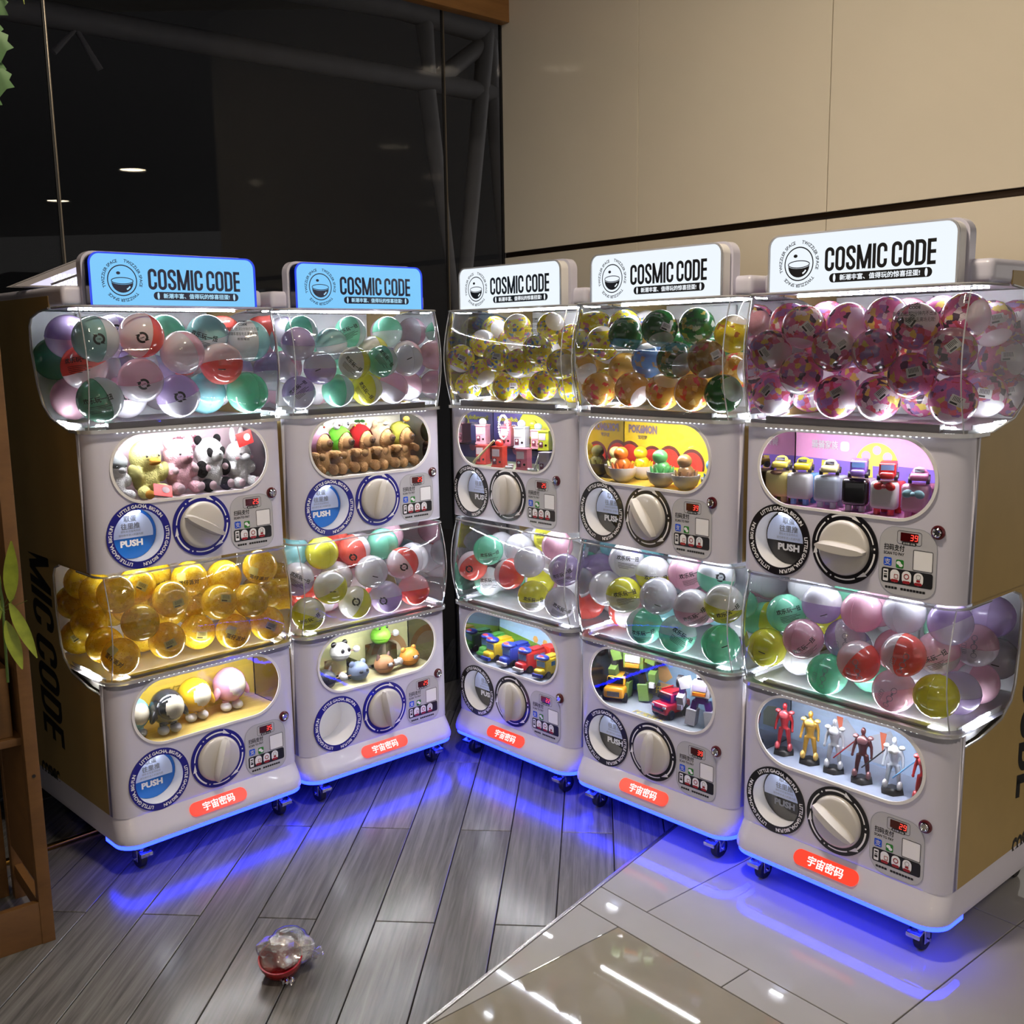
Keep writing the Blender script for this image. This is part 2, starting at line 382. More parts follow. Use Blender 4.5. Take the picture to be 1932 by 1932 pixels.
floor = tag(put('floor', MB().box((0.5, 0.5, -0.03), (22, 16, 0.03)).mesh('floor', 0), GROUT), kind='structure')
B0, BD = Vector((-0.025, 2.362, 0)), Vector((0.603, 0.798, 0)).normalized()      # edge between wood and tile
BN = Vector((-BD.y, BD.x, 0))                                                   # towards the wood
def clipped(cx, cy, dx, dy, lx, ly, th, side, gap, bev, M_):
    """A slab in its own frame, cut along the wood/tile edge; None when nothing is left."""
    b = MB().box((0, 0, -th / 2), (lx - gap, ly - gap, th), bev=bev, seg=1); inv = M_.inverted()
    co = inv @ (B0 + BN * side * 0.006); no = (inv.to_3x3() @ (BN * side)).normalized()
    r = bmesh.ops.bisect_plane(b.bm, geom=b.bm.verts[:] + b.bm.edges[:] + b.bm.faces[:], plane_co=co, plane_no=no, clear_inner=True)
    if not b.bm.faces: b.bm.free(); return None
    ed = [e for e in b.bm.edges if e.is_boundary]
    if ed: bmesh.ops.contextual_create(b.bm, geom=ed)
    return b.mesh('slab', 20)
PD = Vector((0.082, 0.9966, 0)); PP = Vector((0.9966, -0.082, 0))
full = cached('plank', lambda: MB().box((0, 0, -0.005), (1.06 - 0.003, 0.16 - 0.003, 0.010), bev=0.0012, seg=1).mesh('plank', 20))
for k in range(-12, 8):
    off = 2.50 if k % 2 else 3.03
    for j in range(-2, 3):
        c = PP * (-0.428 + 0.16 * (k + 0.5)) + PD * (off + 1.06 * (j + 0.5))
        M_ = Matrix(((PD.x, -PP.x, 0, c.x), (PD.y, -PP.y, 0, c.y), (0, 0, 1, 0), (0, 0, 0, 1)))
        ds = [(M_ @ Vector((sx * 0.53, sy * 0.08, 0)) - B0).dot(BN) for sx in (1, -1) for sy in (1, -1)]
        if max(ds) < 0.01 or (c - CORNER).dot(nL) < -0.3: continue
        me = full if min(ds) > 0.01 else clipped(0, 0, 0, 0, 1.06, 0.16, 0.010, 1, 0.003, 0.0012, M_)
        if me: put('plank', me, WOODF, floor, M_)
TO, TA, TB = Vector((0.555, 2.309, 0)), Vector((0.636, -0.772, 0)).normalized(), Vector((0.772, 0.636, 0)).normalized()
def tile(a0, a1, b0, b1, mat):
    c = TO + TA * (a0 + a1) / 2 + TB * (b0 + b1) / 2
    M_ = Matrix(((TA.x, TB.x, 0, c.x), (TA.y, TB.y, 0, c.y), (0, 0, 1, 0), (0, 0, 0, 1)))
    lx, ly = a1 - a0, b1 - b0
    ds = [(M_ @ Vector((sx * lx / 2, sy * ly / 2, 0)) - B0).dot(-BN) for sx in (1, -1) for sy in (1, -1)]
    if max(ds) < 0.01 or (c - CORNER).dot(nR) < -0.35: return
    me = clipped(0, 0, 0, 0, lx, ly, 0.010, -1, 0.003, 0.001, M_)
    if me: put('floor_tile', me, mat, floor, M_)
S = 0.675
for i in range(-5, 4):
    for j in range(-1, 4):
        tile(-0.33 + S * i, -0.33 + S * (i + 1), S * j if j >= 0 else -0.108, S * (j + 1) if j >= 0 else 0.0, TILEW) if j >= 0 else tile(0.01 + S * i, 0.01 + S * (i + 1), -0.108, 0.0, TILEW)
for i in range(0, 3):
    for j in range(-3, 0): tile(-0.33 + S * i, -0.33 + S * (i + 1), -0.108 + S * j, -0.108 + S * (j + 1), TILEB)
for j in range(-3, 0): tile(-0.33 - S, -0.33, -0.108 + S * j, -0.108 + S * (j + 1), TILEW)
b = MB(); b.M = Matrix(((BD.x, BN.x, 0, B0.x), (BD.y, BN.y, 0, B0.y), (0, 0, 1, 0), (0, 0, 0, 1)))
tag(put('trim_1', b.box((0.3, 0, 0.0), (6, 0.010, 0.006), bev=0.001).mesh('trim'), STEELT), kind='structure')
g0, g1 = Vector((-1.539, 2.864, 0)), Vector((-1.371, 3.032, 0)); gd = (g1 - g0).normalized()
b = MB(); b.M = Matrix(((gd.x, -gd.y, 0, g0.x), (gd.y, gd.x, 0, g0.y), (0, 0, 1, 0), (0, 0, 0, 1)))
tag(put('trim_2', b.box((-0.4, 0, 0.008), (1.5, 0.022, 0.014), bev=0.004).mesh('trim'), BRASS), kind='structure')

# right wall: panels with fine joints above and below a dark reveal
WR = tag(put('wall_right', MB().box((1.18, 0.055, 1.7), (2.36, 0.07, 3.4)).mesh('wall'), GROUT, None, MR), kind='structure')
for x0, x1 in ((0.0, 0.842), (0.842, 1.695), (1.695, 2.36)):
    for z0, z1 in ((0.0, 1.888), (1.911, 3.4)):
        put('panel', MB().box(((x0 + x1) / 2, 0.01, (z0 + z1) / 2), (x1 - x0 - 0.003, 0.02, z1 - z0), bev=0.0012, seg=1).mesh('panel', 20), PANELW, WR)
tag(put('trim_3', MB().box((1.18, 0.012, 1.8995), (2.36, 0.012, 0.021), bev=0.002).mesh('trim'), BRONZE, None, MR), kind='structure')

# left wall: floor-to-ceiling dark glass
WG = tag(thing('window_1', None, None, ML), kind='structure')
xs = [0.006, 0.323, 1.925, 3.527, 5.129]
for x0, x1 in zip(xs, xs[1:]):
    put('pane', MB().box(((x0 + x1) / 2, 0.006, 1.7), (x1 - x0 - 0.008, 0.010, 3.4)).mesh('pane', 0), GLASS, WG)
    put('mullion', MB().box((x1 - 0.002, 0.002, 1.7), (0.005, 0.012, 3.4), bev=0.001).mesh('mullion'), ALU, WG)
    put('gasket', MB().box((x1 + 0.003, 0.004, 1.7), (0.006, 0.010, 3.4)).mesh('gasket', 0), RUBBER, WG)
put('corner_gasket', MB().box((0.003, 0.004, 1.7), (0.010, 0.014, 3.4)).mesh('gasket', 0), RUBBER, WG)
tag(put('trim_4', MB().box((2.55, -0.03, 3.135), (5.1, 0.055, 0.535), bev=0.003).mesh('trim'), FASCIA, None, ML), kind='structure')
# steelwork of the dark atrium behind the glass
tag(put('dark_backing', MB().box((2.0, 4.2, 1.0), (24, 0.2, 16)).mesh('wall', 0), NIGHT, None, ML), kind='structure')  # near-black sheet added to keep the view through the glass dark
ST = thing('roof_truss', 'grey tubular steel truss in the dark behind the glass wall', 'truss', T(-0.397, 5.75, 2.865))
def member(name, pts, r, taper=None):
    put(name, MB().tube([Vector(p) - Vector((-0.397, 5.75, 2.865)) for p in pts], r, 14, taper=taper).mesh(name), BEAM, ST)
member('main_chord', [(-3.2, 3.22, 2.83), (-1.9, 4.41, 2.853), (-0.40, 5.745, 2.876), (0.5, 6.55, 2.89)], 0.052)
member('diagonal', [(-0.397, 5.751, 2.865), (-0.123, 5.995, 3.125)], 0.045)
member('post_stub', [(-0.396, 5.751, 2.872), (-0.43, 5.73, 3.3)], 0.055, [0.6, 1])
member('strut', [(-0.416, 5.733, 2.83), (-0.317, 5.822, 1.94), (-0.24, 5.90, 1.2)], 0.05, [1, 0.55, 0.3])
member('strut', [(-0.100, 6.0, 3.2), (-0.233, 5.897, 1.945), (-0.3, 5.85, 1.3)], 0.05, [1, 0.8, 0.7])
member('strut', [(-0.090, 6.02, 3.2), (-0.025, 6.084, 2.0), (0.01, 6.11, 1.3)], 0.05, [1, 0.6, 0.4])
member('hanger', [(-1.839, 4.459, 2.71), (-1.765, 4.525, 2.815), (-1.70, 4.585, 2.67)], 0.014)
member('top_chord', [(-1.5, 4.75, 3.14), (-0.544, 5.619, 3.215), (-0.022, 6.086, 3.19)], 0.06)
tag(put('ceiling', MB().box((1.2, -0.5, CEIL + 0.05), (22, 13.5, 0.1)).mesh('ceiling', 0), CEILM), kind='structure')
lens = cached('lens', lambda: MB().cyl((0, 0, 0), (0, 0, 0.012), 1, n=28).mesh('lens'))
ringm = cached('bezel', lambda: MB().lathe([(1.0, 0.0), (1.0, -0.012), (1.12, -0.012), (1.14, 0.012)], 32).mesh('bezel'))
LD = [(0.0, 1.93, .145, 'nearest the machines'), (4.16, 2.0, .14, 'off to the right of the white machines'), (6.19, 0.08, .135, 'second in the row on the right'),
      (8.22, -1.91, .14, 'farthest in the row on the right'), (0.19, -0.95, .13, 'above the viewer'), (1.68, -3.26, .13, 'behind the viewer on the right'),
      (-0.45, -5.0, .13, 'farthest behind the viewer'), (-0.32, -2.7, .14, 'behind the viewer on the left'), (-0.89, 0.09, .035, 'tiny, left of the viewer'), (-1.67, -0.67, .04, 'tiny, behind left')]
for x, y, r, w in LD:
    d = thing('ceiling_downlight', 'round recessed warm ceiling downlight ' + w, 'downlight', T(x, y, CEIL - 0.006), 'recessed ceiling downlights')
    put('lens', lens, LAMPD, d, Matrix.Diagonal((r, r, 1, 1))); put('bezel', ringm, WHITEP, d, Matrix.Diagonal((r, r, 1, 1)))

# ------------------------------------------------------------------ capsule machines
LOWP = [(-.9212, 2.9937, 44.455), (-.4625, 3.4169, 42.075), (-.0167, 3.4803, -47.729), (.4098, 3.0097, -47.041), (.8273, 2.5326, -48.873)]
UPP = [(-.9190, 2.9712, 43.953), (-.4612, 3.4308, 42.935), (-.0232, 3.4976, -47.226), (.3911, 3.0015, -49.681), (.8117, 2.5107, -48.944)]
def poseM(p): return T(p[0], p[1], 0) @ RZ(math.radians(p[2]))
HWID = 0.305
ZU = 0.7302                                                     # upper tier dials sit this much higher
def ucurve(off, r=0.05, back=0.30, wf=0.0, n=7, grow=0.0):
    """Plan outline, left rear -> front -> right rear, in (x, y)."""
    h = HWID + grow; o = [(-h, back)]
    o += [(x, y) for x, y in arc(r, 180, 270, n, -h + r, -wf + r)]
    o += [(x, y) for x, y in arc(r, 270, 360, n, h - r, -wf + r)]
    return o + [(h, back)]
def rows_mesh(name, rows, ang=50, cap_top=False, cap_bot=False):
    """rows: list of (outline, z) with the same point count; skin between them."""
    b = MB(); R_ = [[b.bm.verts.new((x, y, z)) for x, y in o] for o, z in rows]
    for A, B in zip(R_, R_[1:]):
        for k in range(len(A) - 1): b.bm.faces.new((A[k], A[k + 1], B[k + 1], B[k]))
    if cap_top: b.bm.faces.new(R_[-1])
    if cap_bot: b.bm.faces.new(R_[0][::-1])
    return b.mesh(name, ang)
def stadium(w, h, cx, cy, n=14): return rrect(w, h, h / 2 - 1e-4, cx, cy, n)
TIER = {'L': dict(z0=.174, z1=.576, zo=.470, zc=.2657, zd=.2727, zk=.3427, d0=.543, d1=.888, fl=.579,
                  cur=[(.543, -.062), (.545, -.142), (.565, -.253), (.60, -.305), (.64, -.323), (.74, -.336), (.85, -.334), (.875, -.318), (.888, -.28)]),
        'U': dict(z0=.902, z1=1.288, zo=1.1866, zc=.9972, zd=1.0029, zk=1.0711, d0=1.293, d1=1.627, fl=1.292,
                  cur=[(1.293, -.062), (1.297, -.119), (1.322, -.228), (1.36, -.28), (1.41, -.308), (1.515, -.336), (1.58, -.332), (1.604, -.315), (1.62, -.25), (1.627, -.178)])}
def interp(c, z):
    for (a, wa), (b_, wb) in zip(c, c[1:]):
        if z <= b_: return wa + (wb - wa) * max(0, (z - a)) / (b_ - a)
    return c[-1][1]
def shell_mesh(t):
    q = TIER[t]; b = MB(); z0, z1 = q['z0'], q['z1']
    b.plate([(-.255, z0), (.255, z0), (.255, z1), (-.255, z1)], [stadium(.478, .190, -.001, q['zo'])[::-1], circ(.074, -.177, q['zc'])[::-1]], 0, FACE)
    for s in (-1, 1):
        pr = [(s * (.255 + .05 * math.sin(a)), .05 - .05 * math.cos(a)) for a in [PI / 2 * k / 8 for k in range(9)]] + [(s * .305, .065)]
        V = [[b.bm.verts.new((x, y, z)) for x, y in pr] for z in (z0, z1)]
        for k in range(len(pr) - 1): b.bm.faces.new((V[0][k], V[0][k + 1], V[1][k + 1], V[1][k]) if s > 0 else (V[0][k + 1], V[0][k], V[1][k], V[1][k + 1]))
    o = ucurve(0, back=.40)
    for z in (z0, z1): b.bm.faces.new([b.bm.verts.new((x, y, z)) for x, y in o])
    bmesh.ops.remove_doubles(b.bm, verts=b.bm.verts[:], dist=1e-5)
    bmesh.ops.recalc_face_normals(b.bm, faces=b.bm.faces[:])
    return b.mesh('front_shell', 35)
def side_mesh(t, s):
    q = TIER[t]
    if t == 'L': p = [(.065, .10), (.64, .10), (.64, .90), (.065, .90), (.065, .889), (.28, .889)]
    else: p = [(.065, .902), (.64, .902), (.64, 1.66), (.178, 1.66), (.178, 1.628)]
    p += [(-w, z) for z, w in reversed(q['cur'][:-1])]
    b = MB()
    b.plate(p, (), .004, Matrix(((0, 0, s, s * .301), (1, 0, 0, 0), (0, 1, 0, 0), (0, 0, 0, 1))))
    return b.mesh('side_panel', 20, rec=True)
def dome_mesh(t):
    q = TIER[t]; rows = []
    zs = [q['d0'] + (q['d1'] - q['d0']) * k / 26 for k in range(27)]
    for z in zs:
        wr = min(-.062, interp(q['cur'], z)); tt = (z - q['d0']) / (q['d1'] - q['d0']); wf = -.004 + .03 * math.sin(PI * tt)
        o = [(-.3045, y) for y in [-wr + (.048 - wf + wr) * k / 6 for k in range(6)]]
        o += arc(.05, 180, 270, 7, -.2545, -wf + .05) + [(-.2545 + .509 * k / 10, -wf) for k in range(1, 10)] + arc(.05, 270, 360, 7, .2545, -wf + .05)
        o += [(.3045, y) for y in [-wr + (.048 - wf + wr) * k / 6 for k in range(5, -1, -1)]]
        rows.append((o, z))
    return rows_mesh('capsule_tub', rows, 60)
def rim_mesh(t):
    q = TIER[t]; b = MB()
    for s in (-1, 1):
        b.tube([(s * .3055, -w, z) for z, w in q['cur']], .0032, 6)
        b.tube([(s * (.2895), .0125 - .03 * math.sin(PI * k / 8), q['fl'] + .004 + (q['d1'] - q['fl'] - .006) * k / 8) for k in range(9)], .0018, 6)
    b.tube([(x, y - .004, q['d1']) for x, y in ucurve(0, .05, .16)], .0035, 6)
    o = ucurve(0, .055, .10, .016, grow=.004); i_ = ucurve(0, .05, .10, -.012, grow=-.012)
    b.plate(o + i_[::-1], (), .010, T(0, 0, q['fl'] - .003))
    return b.mesh('dome_rim', 40)
def cosmic(b, h, M):
    """COSMIC CODE in tall condensed strokes, height h, from x = 0; returns its width."""
    s = .145; x = 0
    def st(p, closed=False): b.M, keep = M @ Matrix.Diagonal((h, h, 1, 1)) @ T(x, 0, 0), b.M; b.stroke(p, s, 0, closed); b.M = keep
    for ch in 'COSMIC CODE':
        w = {'C': .45, 'O': .45, 'S': .44, 'M': .66, 'I': .145, 'D': .45, 'E': .36, ' ': .14}[ch]
        l, r, lo, hi = s / 2, w - s / 2, s / 2, 1 - s / 2; rr = (r - l) / 2; cx = w / 2
        if ch == 'O': st(arc(rr, 0, 180, 10, cx, hi - rr) + arc(rr, 180, 360, 10, cx, lo + rr), True)
        if ch == 'C': st([(r, .64)] + arc(rr, 0, 180, 10, cx, hi - rr) + arc(rr, 180, 360, 10, cx, lo + rr) + [(r, .36)])
        if ch == 'S': st([(r, .68)] + arc(rr, 0, 180, 10, cx, hi - rr) + [(l, .72), (l + .02, .64), (cx, .5), (r - .02, .36), (r, .28)] + arc(rr, 360, 180, 10, cx, lo + rr) + [(l, .32)])
        if ch == 'M': st([(l, 0), (l, 1)]); st([(r, 0), (r, 1)]); st([(l, .97), (cx, .03)]); st([(r, .97), (cx, .03)])
        if ch == 'I': st([(l, 0), (l, 1)])
        if ch == 'D': st([(l, lo), (l, hi)] + arc(rr, 90, 0, 8, cx, hi - rr) + arc(rr, 0, -90, 8, cx, lo + rr), True)
        if ch == 'E':
            st([(l, 0), (l, 1)])
            for y in (lo, .5, hi): st([(l, y), (w, y)])
        x += w + (.055 if ch != ' ' else .0)
    return (x - .055) * h
def sign_letter_mesh():
    b = MB()
    cosmic(b, .0572, T(-.0855, 1.675, 0))
    b.M = T(-.159, 1.698, 0)
    b.stroke(circ(.0405, 0, 0), .003, 0, True)                     # the round capsule emblem
    b.plate([(-.010 + .0058 * math.cos(a), .0195 + .0042 * math.sin(a)) for a in [2 * PI * k / 16 for k in range(16)]])
    E = [(.0305 * math.cos(2 * PI * k / 32), -.001 + .0085 * math.sin(2 * PI * k / 32)) for k in range(32)]
    b.stroke(E, .0022, 0, True)
    lo = [(.0305 * math.cos(PI + PI * k / 16), -.003 + .0085 * math.sin(PI + PI * k / 16)) for k in range(17)]
    bo = [(.0305 * math.cos(PI * k / 16), -.005 - .028 * math.sin(PI * k / 16)) for k in range(17)]
    b.plate(lo + bo); b.M = Matrix.Identity(4)
    bb = MB()
    for a_ in (32, -88, 152): ring_text(bb, 'TWIZZLER SPACE', .0535, .0115, a_, 100)
    b.add(bb.bm, T(-.159, 1.698, 0))
    b.plate(stadium(.262, .022, .059, 1.6585))
    return b.mesh('lettering', 0)
def sign_white_mesh():
    b = MB()
    me, M = textfit('新潮丰富、值得玩的惊喜扭蛋!', .0145, .205, .03); b.addmesh(me, T(.059, 1.6515, 0) @ M)
    for x in (-.058, .176): b.plate([(x + .0035 * math.cos(a), 1.6585 + .0095 * math.sin(a)) for a in [2 * PI * k / 16 for k in range(16)]])
    b.stroke([(-.159 + .024 * math.cos(a), 1.693 - .0215 * math.sin(a)) for a in [math.radians(v) for v in (30, 38, 46, 54, 62)]], .004)
    return b.mesh('lettering', 0)
def ring_mesh(ro, ri, th): 
    b = MB(); b.plate(circ(ro, n=56), [circ(ri, n=56)[::-1]], th); return b.mesh('ring', 30, rec=True)
def ringtext_mesh():
    b = MB()
    for a in (83, -37, 203): ring_text(b, 'LITTLE GACHA, BIG FUN', .0835, .0135, a, 98, .03)
    return b.mesh('lettering', 0)
def dialmarks_mesh():
    b = MB(); r = .0815
    for t in (125, 5, -115):
        b.plate(circ(.0024, r * math.cos(math.radians(t)), r * math.sin(math.radians(t)), 12))
        b.stroke(arc(r, t - 8, t - 50, 10), .0046); b.stroke(arc(r - .002, t - 71, t - 112, 10), .0034)
        def pt(rad, a): return (rad * math.cos(math.radians(a)), rad * math.sin(math.radians(a)))
        b.plate([pt(r - .0045, t - 49), pt(r + .0078, t - 49), pt(r - .0030, t - 67)][::-1])
    return b.mesh('arrow_marks', 0)
def knob_mesh():
    b = MB(); b.lathe([(0, .016), (.060, .016), (.066, .013), (.069, .008), (.069, 0)], 40)
    return b.mesh('dial_knob', 35)
def grip_mesh():
    b = MB(); A = []
    for k in range(13):                                     # a ridge, lens-shaped in plan, tallest in the middle
        u = -1 + 2 * k / 12; w = .004 + .013 * math.sqrt(max(0, 1 - u * u)); h = .012 + .020 * math.sqrt(max(0, 1 - u * u * .9))
        A.append([b.bm.verts.new(v) for v in ((u * .066, -w, .014), (u * .066, -w * .55, .014 + h), (u * .066, w * .55, .014 + h), (u * .066, w, .014))])
    for P, Q in zip(A, A[1:]):
        for k in range(3): b.bm.faces.new((P[k], Q[k], Q[k + 1], P[k + 1]))
    b.bm.faces.new(A[0]); b.bm.faces.new(A[-1][::-1])
    return b.mesh('grip', 30, rec=True)
SEG = {'0': 'abcdef', '1': 'bc', '2': 'abged', '3': 'abgcd', '4': 'fgbc', '5': 'afgcd', '6': 'afgedc', '7': 'abc', '8': 'abcdefg', '9': 'abgfcd'}
def digits_mesh(n):
    b = MB(); w, h = .0062, .0125
    for i, ch in enumerate(n):
        x = i * .0105
        P = dict(a=((0, h), (w, h)), b=((w, h), (w, h / 2)), c=((w, h / 2), (w, 0)), d=((0, 0), (w, 0)), e=((0, 0), (0, h / 2)), f=((0, h / 2), (0, h)), g=((0, h / 2), (w, h / 2)))
        for sg in SEG[ch]:
            (x0, y0), (x1, y1) = P[sg]; b.stroke([(x + x0 + y0 * .1, y0), (x + x1 + y1 * .1, y1)], .0017)
    return b.mesh('price_digits', 0)
def panel_prints():
    """Black, red and white print of the payment panel, in panel coordinates (dial height = 0)."""
    k = MB(); w = MB(); r = MB()
    for t, x, y, h, wd in (('扫码支付', .118, .0115, .0155, .052), ('SCAN TO PAY', .118, .001, .0072, .052)):
        me, M = textfit(t, h, wd, .025, 0); k.addmesh(me, T(x, y, 0) @ M)
    k.plate(rrect(.128, .0365, .006, .1785, -.0495))
    for x in range(13):
        if x != 4: k.plate(rrect(.0068, .0058, .0008, .1285 + .0078 * x, -.0785, 1))
    k.plate(rrect(.036, .0085, .004, .181, .0325))
    k.stroke(rrect(.060, .031, .005, .181, .046, 3), .0010, 0, True)
    k.stroke(rrect(.048, .0485, .003, .2165, -.0045, 3), .0012, 0, True)
    me, M = textfit('投币数 价格', .0052, .030, .02); w.addmesh(me, T(.181, .0298, .0006) @ M)
    w.plate(rrect(.013, .029, .002, .1255, -.0495), (), 0, T(0, 0, .0006))
    for x in (.149, .1785, .208): w.plate(rrect(.0235, .031, .011, x, -.0490), (), 0, T(0, 0, .0006))
    for x in (.149, .1785, .208): r.plate(rrect(.019, .007, .0034, x, -.0605), (), 0, T(0, 0, .0012))
    r.stroke(circ(.0058, .1785, -.0465, 20), .0022, .0012, True); r.stroke(rrect(.009, .009, .001, .1525, -.0495, 2), .0014, .0012, True)
    r.plate([(.2035, -.0555), (.2125, -.0555), (.2125, -.050), (.2035, -.050)], (), 0, T(0, 0, .0012))
    for y, h in ((-.0410, .004), (-.0475, .0022), (-.0535, .006)): k.plate(rrect(.0085, h, .0005, .1255, y, 1), (), 0, T(0, 0, .0012))
    k.stroke(circ(.0055, .208, -.0435, 20), .0008, .0012, True)
    return k.mesh('print', 0), w.mesh('print', 0), r.mesh('print', 0)
def icon_meshes():
    b = MB(); b.plate(rrect(.0205, .0205, .0035, .129, -.0165)); blue = b.mesh('icon', 0)
    b = MB(); me, M = textfit('支', .015, .0155, .02); b.addmesh(me, T(.129, -.0240, .0006) @ M); bt = b.mesh('icon', 0)
    b = MB(); b.plate(rrect(.0195, .0205, .0035, .1600, -.0190)); gr = b.mesh('icon', 0)
    b = MB(); b.plate([(.1575 + .0058 * math.cos(a), -.0165 + .0046 * math.sin(a)) for a in [2 * PI * i / 18 for i in range(18)]], (), 0, T(0, 0, .0006))
    b.plate([(.1630 + .0050 * math.cos(a), -.0215 + .0040 * math.sin(a)) for a in [2 * PI * i / 18 for i in range(18)]], (), 0, T(0, 0, .0009)); gt = b.mesh('icon', 0)
    return blue, bt, gr, gt
ICB = pm('blue_icon', (22, 82, 214), 0.4); ICG = pm('green_icon', (38, 128, 44), 0.4); ICR = pm('red_icon', (150, 24, 34), 0.4)
MIRROR = pm('mirror_acrylic', (226, 228, 232), .03, metal=1, var=0.0); MIRRORD = pm('dull_mirror_acrylic', (214, 216, 222), .22, metal=1, var=0.0)
KNOB = pm('knob_plastic', (196, 192, 188), 0.25, coat=0.4, var=0.015)
PUSHT = clear('smoky_flap', (0.30, 0.31, 0.33), 0.10, 0.05)
EDGEB = em('blue_lit_edge', (0.01, 0.06, 0.9), 0.9)
NAVYP = pm('navy_acrylic', (12, 18, 60), 0.2, coat=0.5)
def seg_poly(r, cut, up, n=30):
    """Part of a disc above or below y = cut."""
    a0 = math.degrees(math.asin(max(-1, min(1, cut / r))))
    return arc(r, a0, 180 - a0, n) if up else arc(r, 180 - a0, 360 + a0, n)
def front(root, t, P, blue, spec):
    """Front shell of one tier with everything fixed to it."""
    q = TIER[t]; zc, zd, zo, zk = q['zc'], q['zd'], q['zo'], q['zk']
    sh = put('front_shell', cached(('shell', t), lambda: shell_mesh(t)), SHELL, root, P)
    ringmat = DKBLUE if blue else DKRING
    F = lambda x, d, z: T(x, -d, z) @ FACE
    # display window
    b = lambda: MB().box((0, .187, zo - .002), (.52, .004, .21)).box((0, .096, zo - .103), (.52, .182, .004)).box((0, .096, zo + .101), (.52, .182, .004)).mesh('box', 20)
    put('display_box', cached(('dbox', t), b), spec['box'], sh)
    for sd in (-1, 1): put('side_mirror', cached(('dmir', t, sd), lambda: MB().box((sd * .258, .094, zo), (.004, .182, .202)).mesh('m', 0)), MIRROR if not spec.get('dull') else MIRRORD, sh)
    put('display_floor', cached(('dfl', t), lambda: MB().box((0, .094, zo - .0995), (.508, .178, .003)).mesh('f', 0)), spec['floor'], sh)
    put('backdrop', cached(('dbk', t), lambda: MB().box((0, .183, zo), (.508, .003, .198)).mesh('f', 0)), spec['back'], sh)
    put('display_light', cached(('dled', t), lambda: MB().box((0, .022, zo + .096), (.44, .010, .004)).mesh('led', 0)), spec.get('led', LEDX), sh)
    put('display_pane', cached(('dpane', t), lambda: MB().plate(stadium(.480, .192, -.001, 0)).mesh('pane', 0)), PANE, sh, F(0, .0015, zo))
    def rimm():
        b = MB(); b.plate(stadium(.4915, .2035, -.001, 0), [stadium(.476, .188, -.001, 0)[::-1]], .004); return b.mesh('rim', 30, rec=True)
    put('display_frame', cached('drim', rimm), WHITEP, sh, F(0, .0005, zo))
    # chute
    put('chute_ring', cached('cring', lambda: ring_mesh(.0935, .0735, .003)), ringmat, sh, F(-.177, .0002, zc))
    put('ring_lettering', cached('ctext', ringtext_mesh), PAPER, sh, F(-.177, .0036, zc))
    put('chute_tube', cached('ctube', lambda: MB().lathe([(.0735, .001), (.0735, -.055), (.080, -.10), (0, -.10)], 40).mesh('tube', 40)), WHITEP, sh, F(-.177, 0, zc))
    put('chute_fill_light', cached('cfill', lambda: MB().box((0, .064, -.030), (.04, .004, .012)).mesh('led', 0)), FILLC, sh, F(-.177, 0, zc))  # small glowing strip added to brighten the chute and its flap
    fk = spec['flap']
    if fk:
        put('push_flap', cached('flap0', lambda: MB().plate(circ(.0725), (), .002).mesh('flap', 20)), dict(b=PUSHB, k=PUSHK, t=PUSHT)[fk], sh, F(-.177, -.050, zc))
        put('flap_sticker', cached('flap1', lambda: MB().plate(seg_poly(.066, -.012, True), (), .001).mesh('flap', 20)), SKY, sh, F(-.180, -.047, zc))
        put('flap_lettering', cached('flapt', lambda: lines_mesh('l', [('取蛋', 0, .034, .018, .037, .045, .5), ('往里推', 0, .013, .018, .056, .045, .5), ('请取走扭蛋再购买', 0, .004, .0068, .058, .0, .5), ('请勿伸手进入机器内部', 0, -.0065, .0068, .072, .0, .5)])), GREYINK, sh, F(-.180, -.0455, zc))
        put('push_lettering', cached('pusht', lambda: lines_mesh('l', [('PUSH', 0, -.0375, .0195, .066, .05, .5)])), PAPER if spec.get('pl', 1) else GREYINK, sh, F(-.179, -.0470, zc))
    # dial
    put('dial_ring', cached('dring', lambda: ring_mesh(.0908, .069, .003)), ringmat, sh, F(.0133, .0002, zd))
    put('dial_arrows', cached('dmark', dialmarks_mesh), PAPER, sh, F(.0133, .0036, zd))
    put('dial_knob', cached('knob', knob_mesh), KNOB, sh, F(.0133, 0, zd))
    put('dial_grip', cached('grip', grip_mesh), KNOB, sh, F(.0133, 0, zd) @ RZ(math.radians(spec['turn'])))
    # payment panel and lock
    put('payment_panel', cached('pay', lambda: MB().plate(rrect(.142, .163, .04, .178, -.0125, rs=(.045, .04, .045, .035)), (), .0012).mesh('pay', 20)), PANEL, sh, F(0, .0002, zd))
    put('panel_outline', cached('payo', lambda: MB().stroke(rrect(.143, .164, .04, .178, -.0125, rs=(.045, .04, .045, .035)), .0014, 0, True).mesh('pay', 0)), GREYINK, sh, F(0, .0016, zd))
    pk, pw, pr = cached('pprint', panel_prints); ib, ibt, ig, igt = cached('icons', icon_meshes)
    for nm, me, mt in (('panel_lettering', pk, BLACK), ('panel_white_print', pw, PAPER), ('panel_red_print', pr, ICR), ('pay_icon', ib, ICB), ('pay_icon_mark', ibt, PAPER), ('chat_icon', ig, ICG), ('chat_icon_mark', igt, PAPER)):
        put(nm, me, mt, sh, F(0, .0019, zd))
    put('blank_card', cached('card', lambda: MB().plate(rrect(.0445, .045, .002, .2165, -.0045)).mesh('card', 0)), PAPER, sh, F(0, .0018, zd))
    put('price_display', cached('disp', lambda: MB().plate(rrect(.044, .0205, .001, .181, .0475, 1), (), .0006).mesh('disp', 0)), LEDDK, sh, F(0, .0018, zd))
    put('price_digits', cached(('dig', spec['price']), lambda: digits_mesh(spec['price'])), DIGIT, sh, F(.184, .0028, zd + .0412))
